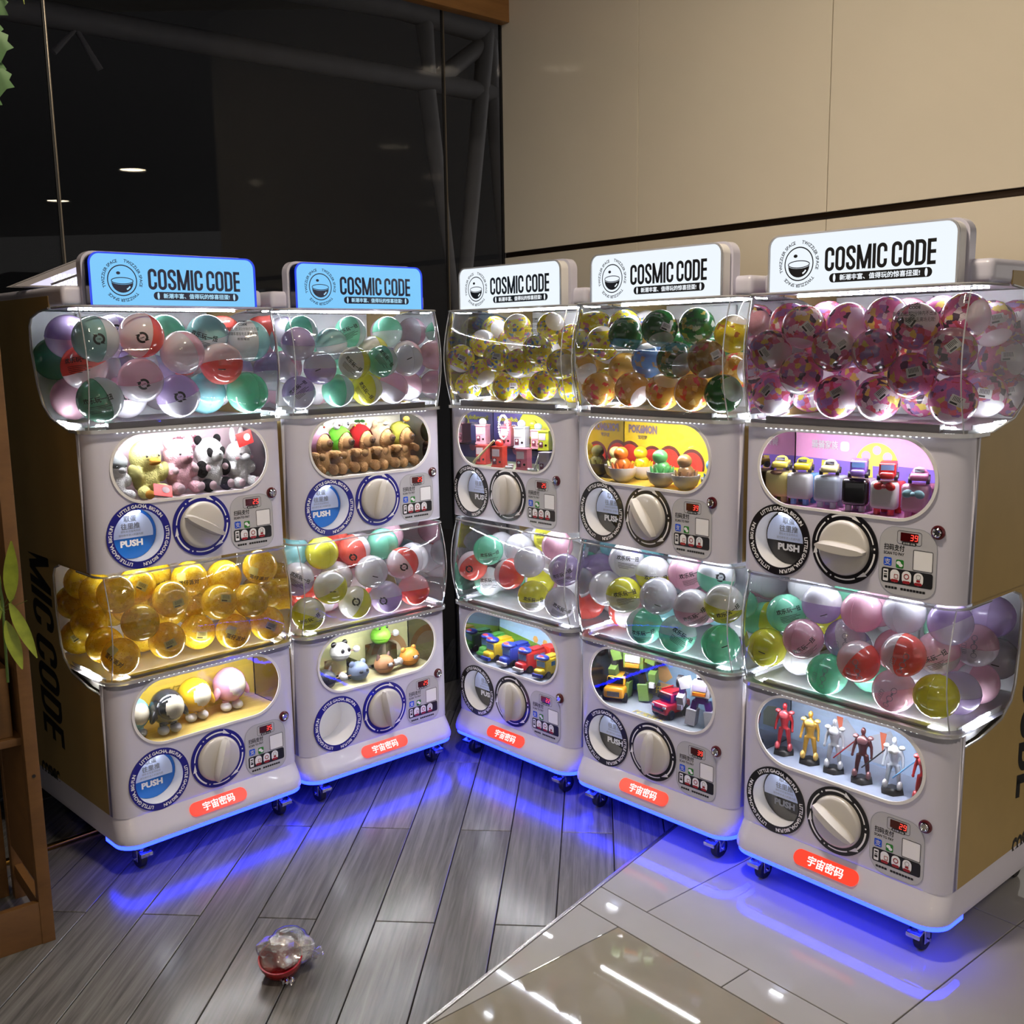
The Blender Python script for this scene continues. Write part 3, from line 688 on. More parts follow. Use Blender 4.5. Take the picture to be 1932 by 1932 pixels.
    put('lock_ring', cached('lockr', lambda: MB().lathe([(.0165, 0), (.0165, .004), (.012, .006), (.0105, .003)], 28).mesh('l')), MAROON, sh, F(.2495, 0, zk))
    put('key_lock', cached('lock', lambda: MB().lathe([(.0108, 0), (.0108, .009), (.0085, .011), (.006, .0085), (0, .0085)], 24).box((0, 0, .009), (.0016, .007, .001)).mesh('l')), CHROME, sh, F(.2495, 0, zk))
    return sh
def tub(root, t, P, led, stick):
    q = TIER[t]; fl = q['fl']
    d = put('capsule_tub', cached(('dome', t), lambda: dome_mesh(t)), DOME, root, P)
    put('tub_rim', cached(('rim', t), lambda: rim_mesh(t)), RIM, d)
    z0 = .588 if t == 'L' else 1.313
    put('tub_floor', cached(('tfl', t), lambda: MB().box((0, .225, z0 - .012), (.586, .40, .008)).mesh('f', 0)), INNER, d)
    def liner():
        b = MB(); zt = z0 + .002; p = [(-w, z) for z, w in q['cur'] if z < zt] + [(-interp(q['cur'], zt), zt), (.05, zt), (.05, q['d0'])]
        for sd in (-1, 1): b.plate(p, (), .003, Matrix(((0, 0, sd, sd * .288), (1, 0, 0, 0), (0, 1, 0, 0), (0, 0, 0, 1))))
        return b.mesh('liner', 20, rec=True)
    put('tub_liner', cached(('lin', t), liner), INNER, d)
    def sidelights():
        b = MB(); zz = z0 - .010
        for sd in (-1, 1):
            for y0 in (.085, .150):
                for k in range(7): b.box((sd * .2965, y0 + .0085 * k, zz + .012 * (y0 > .1)), (.003, .0075, .006))
        return b.mesh('leds', 0)
    tag(put('side_lights', cached(('sl', t), sidelights), led, d), kind='stuff')
    put('tub_back', cached(('tbk', t), lambda: MB().box((0, .432, (q['fl'] + q['d1']) / 2), (.596, .006, q['d1'] - q['fl'])).box((-.07, .424, (q['fl'] + q['d1']) / 2), (.13, .012, q['d1'] - q['fl'] - .01), bev=.006).mesh('f', 30)), INNER, d)
    put('tray_lip', cached(('lip', t), lambda: MB().box((0, .021, z0 - .010), (.470, .024, .026), bev=.002).mesh('lip', 30)), GREYP, d)
    def leds(y, z):
        b = MB()
        for k in range(34): b.box((-.25 + .5 * k / 33, y, z), (.009, .007, .004))
        return b.mesh('leds', 0)
    tag(put('tub_lights', cached(('tl1', t), lambda: leds(.042, z0 - .005)), led, d), kind='stuff')
    tag(put('tub_lights', cached(('tl2', t), lambda: leds(.085, .897) if t == 'L' else leds(.17, q['d1'] - .003)), led, d), kind='stuff')
    def dots():
        b = MB()
        for k in range(30): b.box((-.22 + .44 * k / 29, -.0085, fl - .005), (.0035, .003, .0022))
        return b.mesh('dots', 0)
    tag(put('light_dots', cached(('dots', t), dots), LEDD, d), kind='stuff')
    if stick:
        put('notice_sticker', cached('stick', lambda: lines_mesh('l', [('每扭必出,如2分钟内不出蛋', 0, .016, .0105, .105, 0, .5), ('请联系客服电话,离场无效!', 0, .002, .0105, .098, 0, .5), ('COSMIC', 0, .040, .006, .028, .03, .5), ('CODE', 0, .031, .007, .028, .03, .5), ('客服电话', 0, -.012, .008, .04, 0, .5)])), BLACK, d, T(.175, -.0165, 1.545) @ FACE)
def base(root):
    bs = put('base_plinth', cached('base', lambda: rows_mesh('base', [(ucurve(0, .06, .60, w, grow=w * .12), z) for z, w in ((.097, .026), (.100, .031), (.112, .032), (.130, .026), (.150, .014), (.166, .005), (.174, .001))], 40, cap_bot=True)), SHELL, root)
    def led():
        o, i_ = ucurve(0, .06, .10, .024, grow=.003), ucurve(0, .06, .10, .006, grow=-.008)
        b = MB(); b.plate(o + i_[::-1], (), .0125, T(0, 0, .0845)); return b.mesh('led', 30, rec=True)
    put('blue_light_strip', cached('bled', led), BLUE, bs)
    put('bottom_plate', cached('bpl', lambda: MB().box((0, .31, .090), (.58, .58, .012)).mesh('f', 0)), RUBBER, bs)
    tilt = T(-.005, -.0195, .1425) @ FACE @ RX(math.radians(-33))
    put('lit_pill', cached('pill', lambda: MB().plate(stadium(.190, .042, 0, 0), (), .003).mesh('p', 30)), REDP, bs, tilt)
    put('pill_lettering', cached('pillt', lambda: lines_mesh('l', [('宇宙密码', 0, -.0135, .027, .106, .045, .5)])), PILLW, bs, tilt @ T(0, 0, .0036))
    for x in (-.237, .237):
        for y in (.028, .55):
            c = put('caster', cached('cast', lambda: MB().cyl((0, 0, .066), (0, 0, .086), .012, n=14).box((0, 0, .083), (.05, .05, .004), bev=.001).box((-.0145, .006, .045), (.003, .026, .044), bev=.001).box((.0145, .006, .045), (.003, .026, .044), bev=.001).box((0, .004, .066), (.031, .030, .003), bev=.001).mesh('c')), CHROME, root, T(x, y, 0))
            put('wheel', cached('wheel', lambda: MB().lathe([(.006, -.0115), (.026, -.0115), (.0295, -.008), (.0295, .008), (.026, .0115), (.006, .0115)], 24, T(0, .010, .0295) @ RY(PI / 2)).mesh('w')), RUBBER, c)
            put('axle_nut', cached('nut', lambda: MB().cyl((-.020, .010, .0295), (.020, .010, .0295), .005, n=6).mesh('n')), CHROME, c)
            put('brake_lever', cached('brake', lambda: MB().box((0, -.026, .060), (.036, .030, .004), rot=RX(.25), bev=.0015).box((0, -.040, .0535), (.036, .004, .012), bev=.0012).mesh('b')), CHROME, c)
def sign(root, P, blue):
    F = lambda d: P @ T(0, -d, 0) @ FACE
    o = rrect(.495, .142, .028, 0, 1.699, rs=(.028, .028, .002, .002))
    sg = put('sign', cached('sgn', lambda: MB().plate(o, (), .034).mesh('s', 30, rec=True)), NAVYP if blue else WHITEP, root, F(-.062))
    I = F(0).inverted() @ P  # children live in the sign's own frame
    put('lit_face', cached('sgf', lambda: MB().plate(rrect(.488, .136, .026, 0, 1.7, rs=(.026, .026, .002, .002)), (), .001).mesh('s', 30)), SIGNB if blue else SIGNW, sg, T(0, 0, .0345))
    put('lettering', cached('sgt', sign_letter_mesh), NAVYP if blue else BLACK, sg, T(0, 0, .0362))
    put('white_lettering', cached('sgw', sign_white_mesh), em('lit_letters_blue', (.45, .78, 1), .9) if blue else em('lit_letters_white', (.9, .95, 1), .95), sg, T(0, 0, .0367))
    def edge():
        b = MB(); b.plate(rrect(.499, .146, .03, 0, 1.699, rs=(.03, .03, .003, .003)), [rrect(.490, .137, .026, 0, 1.699, rs=(.026, .026, .002, .002))[::-1]], .004); return b.mesh('e', 30, rec=True)
    put('sign_edge', cached('sge', edge), EDGEB if blue else RIM, sg, T(0, 0, .034))
    put('sign_back', cached('sgb', lambda: MB().plate(rrect(.505, .150, .035, 0, 1.702, rs=(.035, .035, .004, .004)), (), .030).mesh('s', 30, rec=True)), SHELL, sg, T(0, 0, -.036))
def top_cap(root, P):
    put('top_cap', cached('cap', lambda: MB().box((0, .36, 1.657), (.606, .56, .056), bev=.018, seg=4).mesh('cap', 40)), SHELL, root, P)
def side_print(parent, s, t):
    """Black print on the steel sides, in the frame of the side panel."""
    M = Matrix(((0, 0, s, s * .3056), (0, 0, 0, 0), (0, 0, 0, 0), (0, 0, 0, 1)))
    # text x runs down (-z); text y runs to the front on the left side, to the back on the right side
    sg = 1 if s > 0 else -1
    Mv = Matrix(((0, 0, s, s * .3056), (0, sg, 0, 0), (-1, 0, 0, 0), (0, 0, 0, 1)))
    Mh = Matrix(((0, 0, s, s * .3056), (sg, 0, 0, 0), (0, 1, 0, 0), (0, 0, 0, 1)))   # upright: x to the back on the right side
    off = .372 if s > 0 else -.525
    b = MB()
    sl = Matrix.Identity(4); sl[0][1] = .16
    if t == 'V':
        cosmic(b, .160, Mv @ T(-1.185, off, 0) @ sl @ Matrix.Diagonal((1.10, 1, 1, 1)))
        c = Mv @ T(-1.30, off + .08, 0); b.M = c
        b.stroke([(.075 * math.cos(2 * PI * k / 40), .085 * math.sin(2 * PI * k / 40)) for k in range(40)], .013, 0, True); b.stroke([(-.04, -.045), (.04, .045)], .03); b.M = Matrix.Identity(4)
    else:
        for z in (1.545, .135):
            x0 = .37 if s > 0 else -.58
            me, M2 = textfit('COSMIC', .048, .15, .06, 0); b.addmesh(me, Mh @ T(x0, z + .018, 0) @ M2)
            me, M2 = textfit('COSMIC CODE DESIGN', .009, .09, .02, 0); b.addmesh(me, Mh @ T(x0 + .045, z, 0) @ M2)
    return put('side_lettering', b.mesh('l', 0), BLACK, parent)

# ------------------------------------------------------------------ the five machines
def flat(name, c, **k): return pm(name, c, 0.55, var=0.03, **k)
WOODY = grain('yellow_wood_print', (214, 178, 84), (238, 208, 120), sc=(2, 20, 20), rough=0.5, bump=0.02)
WOODP = grain('pale_wood_print', (226, 214, 150), (244, 238, 190), sc=(2, 20, 20), rough=0.5, bump=0.02)
SPECS = [
    dict(blue=1, L=dict(price='35', turn=73, flap='b', box=flat('yellow_liner', (238, 214, 110)), floor=WOODY, back=flat('yellow_backdrop', (236, 206, 76))),
         U=dict(price='25', turn=-30, flap='b', dull=1, box=INNER, floor=flat('blush_floor', (244, 232, 236)), back=flat('blush_backdrop', (242, 216, 224))), led=('LEDY', 'LEDW')),
    dict(blue=1, L=dict(price='25', turn=-80, flap='', box=INNER, floor=WOODP, back=flat('lime_cream_backdrop', (236, 238, 176))),
         U=dict(price='25', turn=72, flap='b', box=INNER, floor=flat('cream_floor', (238, 232, 214)), back=flat('cream_backdrop', (240, 236, 212))), led=('LEDW', 'LEDW')),
    dict(blue=0, L=dict(price='22', turn=88, flap='t', box=INNER, floor=flat('road_grey_floor', (150, 160, 176)), back=flat('sky_backdrop', (168, 206, 236))),
         U=dict(price='25', turn=90, flap='t', box=INNER, floor=flat('sage_floor', (176, 188, 150)), back=flat('violet_backdrop', (86, 84, 152))), led=('LEDW', 'LEDW')),
    dict(blue=0, L=dict(price='39', turn=86, flap='t', dull=1, box=INNER, floor=flat('slate_floor', (158, 166, 176)), back=flat('steel_blue_backdrop', (142, 176, 206))),
         U=dict(price='39', turn=-52, flap='t', box=flat('yellow_liner', (238, 214, 110)), floor=flat('gold_floor', (226, 190, 70)), back=flat('gold_backdrop', (240, 208, 52))), led=('LEDW', 'LEDW')),
    dict(blue=0, L=dict(price='29', turn=-30, flap='t', pl=0, box=INNER, floor=flat('road_blue_floor', (150, 160, 182)), back=flat('cloud_backdrop', (170, 192, 222))),
         U=dict(price='39', turn=-3, flap='k', box=flat('pink_liner', (240, 200, 230)), floor=flat('pink_floor', (240, 170, 216)), back=flat('pink_backdrop', (238, 168, 218))), led=('LEDW', 'LEDW'))]
MNAME = ['leftmost machine', 'second machine', 'third machine', 'fourth machine', 'rightmost machine']
MLAB = ['leftmost double-decker capsule vending machine with blue lit sign, yellow balls in its lower tub',
        'second capsule vending machine from the left, blue lit sign, capybara plush in its upper window',
        'third capsule vending machine, smallest white lit sign, next to the dark corner',
        'fourth capsule vending machine, middle one of the three with white lit signs',
        'rightmost capsule vending machine, white lit sign, pink printed balls in its upper tub']
TP = {}
SHELLS = {}
for i in range(5):
    s = SPECS[i]; root = thing('capsule_machine', MLAB[i], 'vending machine', poseM(LOWP[i]), 'double-decker capsule machines')
    PU = poseM(LOWP[i]).inverted() @ poseM(UPP[i])
    TP[(i, 'L')] = poseM(LOWP[i]); TP[(i, 'U')] = poseM(UPP[i])
    base(root)
    for t, P, li in (('L', Matrix.Identity(4), 0), ('U', PU, 1)):
        SHELLS[(i, t)] = front(root, t, P, s['blue'], s[t])
        tub(root, t, P, MT[{'LEDY': 'warm_led', 'LEDW': 'white_led'}[s['led'][li]]], t == 'U' and i in (0, 2, 3, 4))
        for sd in (-1, 1):
            sp_ = put('side_panel', cached(('side', t, sd), lambda: side_mesh(t, sd)), SIDE, root, P)
            if (i, sd) in ((0, -1), (4, 1)) and t == 'L': side_print(sp_, sd, 'V'); side_print(sp_, sd, 'H')
        put('rear_panel', cached(('rear', t), lambda: MB().box((0, .64, (.10 + .90) / 2 if t == 'L' else (.902 + 1.66) / 2), (.60, .008, .80 if t == 'L' else .758)).mesh('r', 0)), SIDE, root, P)
    sign(root, PU, s['blue']); top_cap(root, PU)
SLOPE = [.50, .71, -1.09, -.91, -.60]
def shift(i, t, on): return T(SLOPE[i] * .18, 0, -.025 if t == 'U' else -.080) if on else Matrix.Identity(4)
def bprint(i, t, name, rows, mat, d=.0, on=1):
    put(name, lines_mesh('l', rows), mat, SHELLS[(i, t)], shift(i, t, on) @ T(0, .1790 - d, TIER[t]['zo']) @ FACE)
def bshape(i, t, name, polys, mat, d=.0, on=1):
    b = MB()
    for p in polys: b.plate(p, (), .0004)
    put(name, b.mesh('s', 0), mat, SHELLS[(i, t)], shift(i, t, on) @ T(0, .1812 - d, TIER[t]['zo']) @ FACE)
INKP = flat('rose_ink', (206, 116, 140)); INKV = flat('violet_grey_ink', (120, 104, 130)); INKY = flat('lime_ink', (206, 206, 60)); INKW = flat('white_ink', (245, 245, 250))
GRASSP = flat('grass_print', (120, 170, 60)); REDPR = flat('red_print', (214, 58, 48)); BRN = flat('brown_print', (92, 40, 40)); PURP = flat('purple_print', (128, 104, 206)); YELP = flat('yellow_print', (244, 226, 96))
TANP = flat('tan_print', (222, 178, 120)); SILV = flat('silver_print', (176, 182, 196)); ORP = flat('rust_print', (206, 110, 84)); STON = flat('stone_print', (120, 128, 118))
bprint(0, 'U', 'backdrop_lettering', [('5款毛绒', -.022, .066, .022, None, .03, .5), ('圆滚滚动物', -.020, .040, .020, None, .03, .5)], INKP)
bprint(0, 'L', 'backdrop_lettering', [('蛋仔派对', -.09, .046, .036, None, .05, .5), ('PARTY', -.07, .024, .014, None, .02, .5)], flat('olive_ink', (170, 150, 20)))
bprint(2, 'U', 'backdrop_lettering', [('SpongeBob', .02, .066, .022, .11, .04, .5)], INKY); bprint(2, 'U', 'backdrop_lettering', [('TRAVEL PARTY', .02, .048, .013, .10, .03, .5)], INKW)
bshape(2, 'U', 'backdrop_print', [arc(.10, 0, 180, 16, .17, .03)], INKY); bshape(2, 'U', 'backdrop_print', [circ(.018, .06, -.03, 12)], flat('rose_print', (206, 130, 170)))
bshape(2, 'L', 'backdrop_print', [[(-.254, -.098), (.254, -.098), (.254, -.070), (.0, -.045), (-.254, -.015)]], GRASSP, 0, 0)
bshape(2, 'L', 'backdrop_badge', [circ(.014, .14, .055, 6), circ(.014, .19, .050, 6)], flat('honey_badge', (226, 176, 96)), .0008)
bprint(3, 'U', 'backdrop_lettering', [('POKéMON', -.01, .064, .027, .12, .05, .5), ('宝可梦', -.01, .046, .013, None, .02, .5)], INKV)
bshape(3, 'U', 'backdrop_print', [arc(.048, -20, 200, 18, x, y) for x, y in ((-.065, -.010), (.03, -.02), (.10, -.015), (.19, -.02))], BRN)
bshape(3, 'U', 'backdrop_print', [arc(.041, -20, 200, 18, x, y) for x, y in ((-.065, -.013), (.03, -.023), (.10, -.018), (.19, -.023))], REDPR, .0008)
bshape(3, 'L', 'backdrop_print', [[(.03, -.018), (.15, -.018), (.17, .005), (.15, .030), (.03, .030), (.015, .005)]], STON); bprint(3, 'L', 'backdrop_lettering', [('托宝', .07, -.006, .028, None, .04, .5)], YELP, .0008)
bshape(3, 'L', 'backdrop_print', [[(.02, .09), (.09, .09), (.11, .06), (.08, .035), (.04, .045)], [(.06, .034), (.11, .034), (.12, -.015), (.07, -.015)]], TANP, .0004)
b_ = lines_mesh('l', [('托宝战士', .0, .0, .026, .13, .05, .5)]); put('floor_lettering', b_, YELP, SHELLS[(3, 'L')], T(-.02, .012, TIER['L']['zo'] - .0975) @ RZ(-.05))
bprint(4, 'U', 'backdrop_lettering', [('骑骑家族', -.055, .060, .024, .08, .05, .5)], INKW, .0016)
bshape(4, 'U', 'backdrop_print', [[(-.254, -.098), (.254, -.098), (.254, .0), (-.254, .010)]], PURP, 0, 0)
bshape(4, 'U', 'backdrop_print', [[(x, -.073), (x + .03, -.073), (x + .024, .030), (x + .006, .030)] for x in (-.115, -.07, .02, .06)] + [arc(.060, 0, 180, 18, .095, .025)], YELP, .0004)
bshape(4, 'U', 'backdrop_badge', [rrect(.026, .026, .008, .003, .070)], flat('pale_blue_badge', (196, 214, 236)), .0010)
bshape(4, 'U', 'backdrop_badge', [circ(.013, .065, .050, 12), circ(.013, .125, .050, 12), circ(.012, .095, .066, 12)], flat('orchid_badge', (206, 176, 220)), .0012)
bshape(4, 'L', 'backdrop_print', [[(-.10, .0), (-.055, .0), (-.055, .04), (-.07, .06), (-.10, .065)]], STON, .0004)
bshape(4, 'L', 'backdrop_print', [[(-.03, .05), (.03, .09), (.07, .05), (.06, .0), (.0, .0)], [(.10, .06), (.16, .09), (.2, .03), (.17, -.01), (.11, -.01)]], SILV, .0004)
bshape(4, 'L', 'backdrop_print', [[(.0, .09), (.02, .09), (.015, .03)], [(.13, .08), (.15, .08), (.14, .02)]], ORP, .0010)
bshape(1, 'U', 'backdrop_print', [circ(.034, -.08, .05, 20), circ(.010, -.108, .076, 12), circ(.010, -.054, .076, 12)], flat('mocha_print', (170, 146, 122)))
bshape(1, 'U', 'backdrop_print', [[(-.02, .03), (-.01, .06), (-.005, .04), (.005, .065), (.01, .04), (.02, .055), (.022, .03)]], flat('moss_print', (110, 120, 84)), .0006)
bshape(1, 'L', 'backdrop_print', [arc(.08, 10, 170, 20, .04, .0)], TANP); bshape(1, 'L', 'backdrop_print', [arc(.055, 10, 170, 20, .04, .0)], flat('cream_print', (240, 226, 190)), .0004)

# ------------------------------------------------------------------ capsule balls
BALLS={
'1U':(0.062,"-235 -49 1541 f T W 180 a;-235 -52 1377 f G W 200 t;-120 -42 1426 f P W 100 a;-105 -51 1550 f C W -10 a;10 -42 1501 f W P 200 -;130 -40 1466 f C W 270 s;-6 -53 1377 f L W 110 a;217 -52 1377 f M M 0 -;139 -134 1550 m T W 100 t;-128 -174 1550 m L W 0 a;-126 -348 1550 s T W 110 t;-145 -260 1461 s W W 0 -;-233 -148 1464 m C W 110 t;-235 -237 1377 m P W 180 -;-177 -348 1377 s Y W 180 a;-117 -158 1377 m P W 90 a;120 -133 1377 m B B 0 -;235 -161 1435 m L W 90 -;16 -157 1550 m M W 90 -;235 -214 1550 m C W 30 -;235 -56 1532 m B W 0 -;-24 -276 1550 b Y W 0 -;-235 -239 1550 b L W 90 -;-235 -348 1488 s M M 0 -;8 -231 1437 b L W 0 -;224 -276 1384 b W P 0 -;144 -305 1489 b C W 195 -;72 -327 1384 b W P 267 -;-47 -345 1441 b L W 138 -"),
'1L':(0.054,"-243 -47 644 f Z Z 0 t;-104 -41 663 f Z Z 0 l;-185 -32 735 f Z Z 0 n;-86 -36 786 f Z Z 0 l;35 -120 644 m Z Z 0 l;116 -47 644 f Z Z 0 t;66 -32 749 f Z Z 0 l;176 -32 733 f Z Z 0 n;226 -55 828 f Z Z 0 t;237 -48 644 f Z Z 0 l;130 -110 803 m Z Z 0 n;15 -112 818 m Z Z 0 t;-151 -112 828 m Z Z 0 l;-243 -45 827 f Z Z 0 n;-243 -356 753 s Z Z 0 n;-243 -277 828 s Z Z 0 n;-243 -346 644 s Z Z 0 l;-242 -155 656 m Z Z 0 n;64 -210 699 b Z Z 0 n;-56 -206 828 b Z Z 0 t;-98 -221 644 b Z Z 0 n;-243 -254 704 s Z Z 0 n;243 -196 691 b Z Z 0 n;-243 -169 813 b Z Z 0 n;231 -344 675 b Z Z 179 -;-37 -275 734 b Z Z 203 -;154 -258 743 b Z Z 276 -;-147 -308 720 b Z Z 112 -;76 -351 729 b Z Z 199 -;-143 -192 750 b Z Z 86 -;-37 -159 725 b Z Z 294 -"),
'2U':(0.053,"-244 -36 1521 f L W 90 -;-244 -116 1449 m P W 30 -;-244 -45 1368 f L W 100 t;-170 -32 1444 f W L 90 s;-72 -111 1519 m T W 100 -;24 -138 1559 m M W 180 t;-169 -134 1559 m M W 180 -;-38 -31 1457 f W Y 180 t;73 -31 1459 f M W 180 t;180 -31 1460 f W W 0 s;-96 -46 1368 f M W 180 -;19 -49 1368 f Y W 180 t;128 -49 1368 f P W 60 -;243 -117 1368 m P W 60 l;107 -127 1492 m Y W 0 -;244 -116 1475 m P W 0 -;187 -150 1559 m M W 90 -;243 -222 1451 b L W 0 -;-77 -210 1368 b P W 0 -;-166 -246 1559 b L W 0 -;-113 -201 1477 b M W 0 -;244 -241 1558 b W P 0 -;45 -261 1497 b W P 163 -;9 -305 1391 b Y W 201 -;181 -352 1372 b Y W 242 -;-223 -318 1379 b L W 36 -;-113 -333 1439 b Y W 344 -;136 -167 1375 b W Y 287 -;11 -160 1454 b M W 139 -;-226 -239 1470 b M W 48 -"),
'2L':(0.056,"-161 -34 725 f Y W -60 s;4 -34 751 f W W 0 s;-61 -45 653 f Y W -30 a;69 -46 649 f L W 270 a;189 -45 655 f C W 270 -;136 -35 761 f C W 30 a;230 -99 755 m W W 0 a;0 -128 814 m C W 190 a;-79 -126 730 m W W 90 -;-241 -108 754 m W L 90 t;-241 -47 646 f Y W 250 t;-137 -117 826 m Y Y 0 -;120 -131 818 m M M 0 -;99 -242 793 b W W 0 -;202 -210 826 b P P 0 -;-188 -218 824 b B B 0 -;-60 -224 646 b P W 0 -;241 -208 720 b W W 0 -;-10 -241 826 b C C 0 -;54 -200 676 b C W 0 -;242 -340 717 b B B 241 -;152 -264 677 b P W 96 -;-203 -299 648 b C W 47 -;-68 -329 703 b C W 232 -;67 -333 711 b C W 63 -;-207 -319 765 b W W 255 -;-166 -186 690 b C C 272 -"),
'3U':(0.049,"-248 -27 1462 f K - -100 -;-223 -109 1513 m K - 60 -;-143 -31 1412 f K - -30 -;-230 -43 1364 f K - -80 -;-58 -27 1464 f K - 180 -;47 -28 1446 f K - 270 -;139 -28 1491 f K - 180 -;248 -28 1444 f K - 0 -;227 -102 1524 m K - -80 -;-30 -42 1364 f K - 240 -;152 -40 1374 f K - 180 -;-8 -139 1364 m K - 90 -;205 -123 1364 m K - 0 -;-50 -118 1563 m K - 90 -;115 -116 1563 m K - 30 -;-158 -184 1515 b K - 0 -;-248 -190 1563 b K - 0 -;-210 -279 1542 b K - 0 -;-248 -208 1364 b K - 0 -;216 -188 1447 b K - 0 -;212 -318 1480 b K - 134 -;-248 -323 1436 b K - 330 -;-58 -282 1477 b K - 357 -;92 -249 1398 b K - 272 -;-181 -248 1440 b K - 191 -;56 -337 1444 b K - 225 -;-80 -242 1379 b K - 304 -;-138 -323 1386 b K - 167 -"),
'3L':(0.054,"-143 -36 786 f M M 0 t;-228 -33 717 f C W -30 a;-29 -33 718 f C W 0 -;72 -34 776 f W W 0 -;241 -34 774 f L W 0 t;79 -43 655 f Y W 90 t;212 -43 656 f W W 0 t;-235 -114 644 m M W 180 t;126 -115 827 m P P 0 -;-73 -120 789 m W W 0 -;-36 -217 823 b Y W 0 t;-243 -186 765 b W W 0 -;-50 -200 666 b Y W 0 -;-243 -306 644 b P W 0 -;-194 -212 670 b M W 0 -;175 -270 662 b P W 122 -;34 -275 661 b W W 310 -;60 -167 758 b W W 248 -;-104 -311 656 b P P 269 -;-170 -280 778 b P W 226 -;226 -239 777 b P W 317 -;-20 -333 740 b Y W 207 -"),
'4U':(0.053,"-114 -38 1532 f G - -100 -;15 -42 1549 f G - -60 -;84 -124 1554 m G - 190 -;83 -31 1459 f G - -20 -;196 -31 1462 f O - 300 -;-232 -45 1368 f O - 180 -;-94 -45 1371 f O - 330 -;28 -47 1368 f O - 60 -;137 -46 1368 f O - 170 -;244 -47 1368 f G - 20 -;225 -110 1529 m V - 70 -;-85 -108 1456 m N - 90 -;-206 -132 1426 m O - 200 -;-244 -73 1508 m K - 90 -;-244 -275 1558 b K - 90 -;178 -193 1427 b O - 0 -;-244 -217 1372 b K - 0 -;-243 -168 1559 b K - 0 -;-89 -205 1409 b K - 0 -;-105 -319 1433 b O - 131 -;83 -177 1379 b O - 261 -;-9 -327 1370 b K - 100 -;170 -299 1473 b G - 160 -;-17 -189 1491 b G - 306 -;-241 -339 1372 b K - 110 -;11 -312 1495 b G - 126 -;-162 -204 1499 b O - 302 -"),
'4L':(0.0565,"-133 -35 734 f Y W 90 t;3 -35 754 f W W 0 s;131 -35 740 f P W 270 t;222 -48 646 f M M 0 s;67 -48 646 f M W 270 t;-62 -49 646 f M W 0 t;-222 -147 646 m C W 180 -;-190 -112 826 m W W 0 t;153 -117 826 m M W 260 a;240 -36 772 f Y W 260 t;39 -124 817 m P P 0 t;-80 -114 797 m Y W 270 t;-240 -73 731 m W W 0 -;-129 -210 760 b M M 0 -;-37 -216 826 b B W 0 -;-236 -272 826 b B B 0 -;-240 -185 753 b L L 0 -;-239 -260 647 b W W 0 -;-113 -208 646 b B W 0 -;192 -225 678 b W W 161 -;48 -279 678 b B W 264 -;-147 -331 738 b W W 223 -;183 -336 707 b W W 151 -;-7 -352 754 b W W 337 -;66 -167 707 b P W 43 -;-60 -351 649 b W W 123 -"),
'5U':(0.0545,"-242 -33 1484 f H - -20 -;-150 -42 1543 f H - -90 -;-242 -119 1553 m H - 180 -;-149 -35 1426 f H - -110 -;-56 -33 1485 f H - 45 -;-74 -123 1548 m H - 0 -;54 -33 1481 f H - 200 -;149 -41 1537 f H - 45 -;242 -33 1480 f H - 80 -;148 -35 1424 f H - 200 -;-55 -49 1369 f H - 10 -;54 -57 1369 f H - 250 -;242 -51 1369 f H - 270 -;-242 -51 1369 f H - 300 -;35 -118 1558 m H - 0 -;232 -110 1558 m H - 0 -;242 -219 1542 s H - 300 -;242 -289 1457 s H - 0 -;242 -202 1376 s H - 300 -;242 -355 1369 s H - 0 -;242 -355 1545 s H - 0 -;32 -230 1557 b H - 90 -;-238 -217 1369 b H - 0 -;82 -215 1369 b H - 200 -;-188 -214 1558 b H - 0 -;-86 -199 1400 b H - 0 -;136 -194 1558 b H - 0 -;94 -330 1479 b H - 114 -;-223 -347 1418 b H - 245 -;-72 -310 1414 b H - 245 -;-145 -342 1498 b H - 287 -;128 -355 1377 b H - 113 -;106 -150 1455 b H - 220 -;-174 -166 1458 b H - 277 -"),
'5L':(0.0535,"-243 -37 677 f Y Y 0 s;-127 -32 727 f P P 0 t;34 -34 701 f C W -30 i;155 -32 746 f C W 0 i;238 -41 659 f Y Y 0 -;-60 -45 643 f M M 0 i;126 -49 643 f P W 290 i;-197 -129 643 m W W 0 -;-225 -97 766 m M M 0 t;-115 -98 813 m L W 270 s;-53 -115 726 m L W 200 i;84 -127 723 m P P 0 -;5 -93 815 m P P 0 -;111 -110 829 m W W 0 -;-10 -200 805 b P P 0 -;191 -134 737 m P W 90 t;236 -98 829 m L W 120 -;243 -228 748 s P W 90 i;243 -319 805 s L L 0 -;243 -356 685 s W W 0 s;243 -148 643 s L W 270 -;240 -256 643 s P W 0 -;12 -142 643 m M M 0 s;-158 -180 758 b Y W 0 -;-106 -244 829 b M M 0 -;-243 -223 817 b W W 0 -;-243 -209 699 b M Y 0 -;98 -209 644 b W W 0 -;139 -277 759 b M M 207 -;26 -291 664 b P W 190 -;-220 -315 684 b W W 0 -;-117 -264 658 b L W 122 -;-37 -327 751 b W W 84 -;133 -346 650 b P P 119 -;-151 -348 773 b P P 104 -"),
}

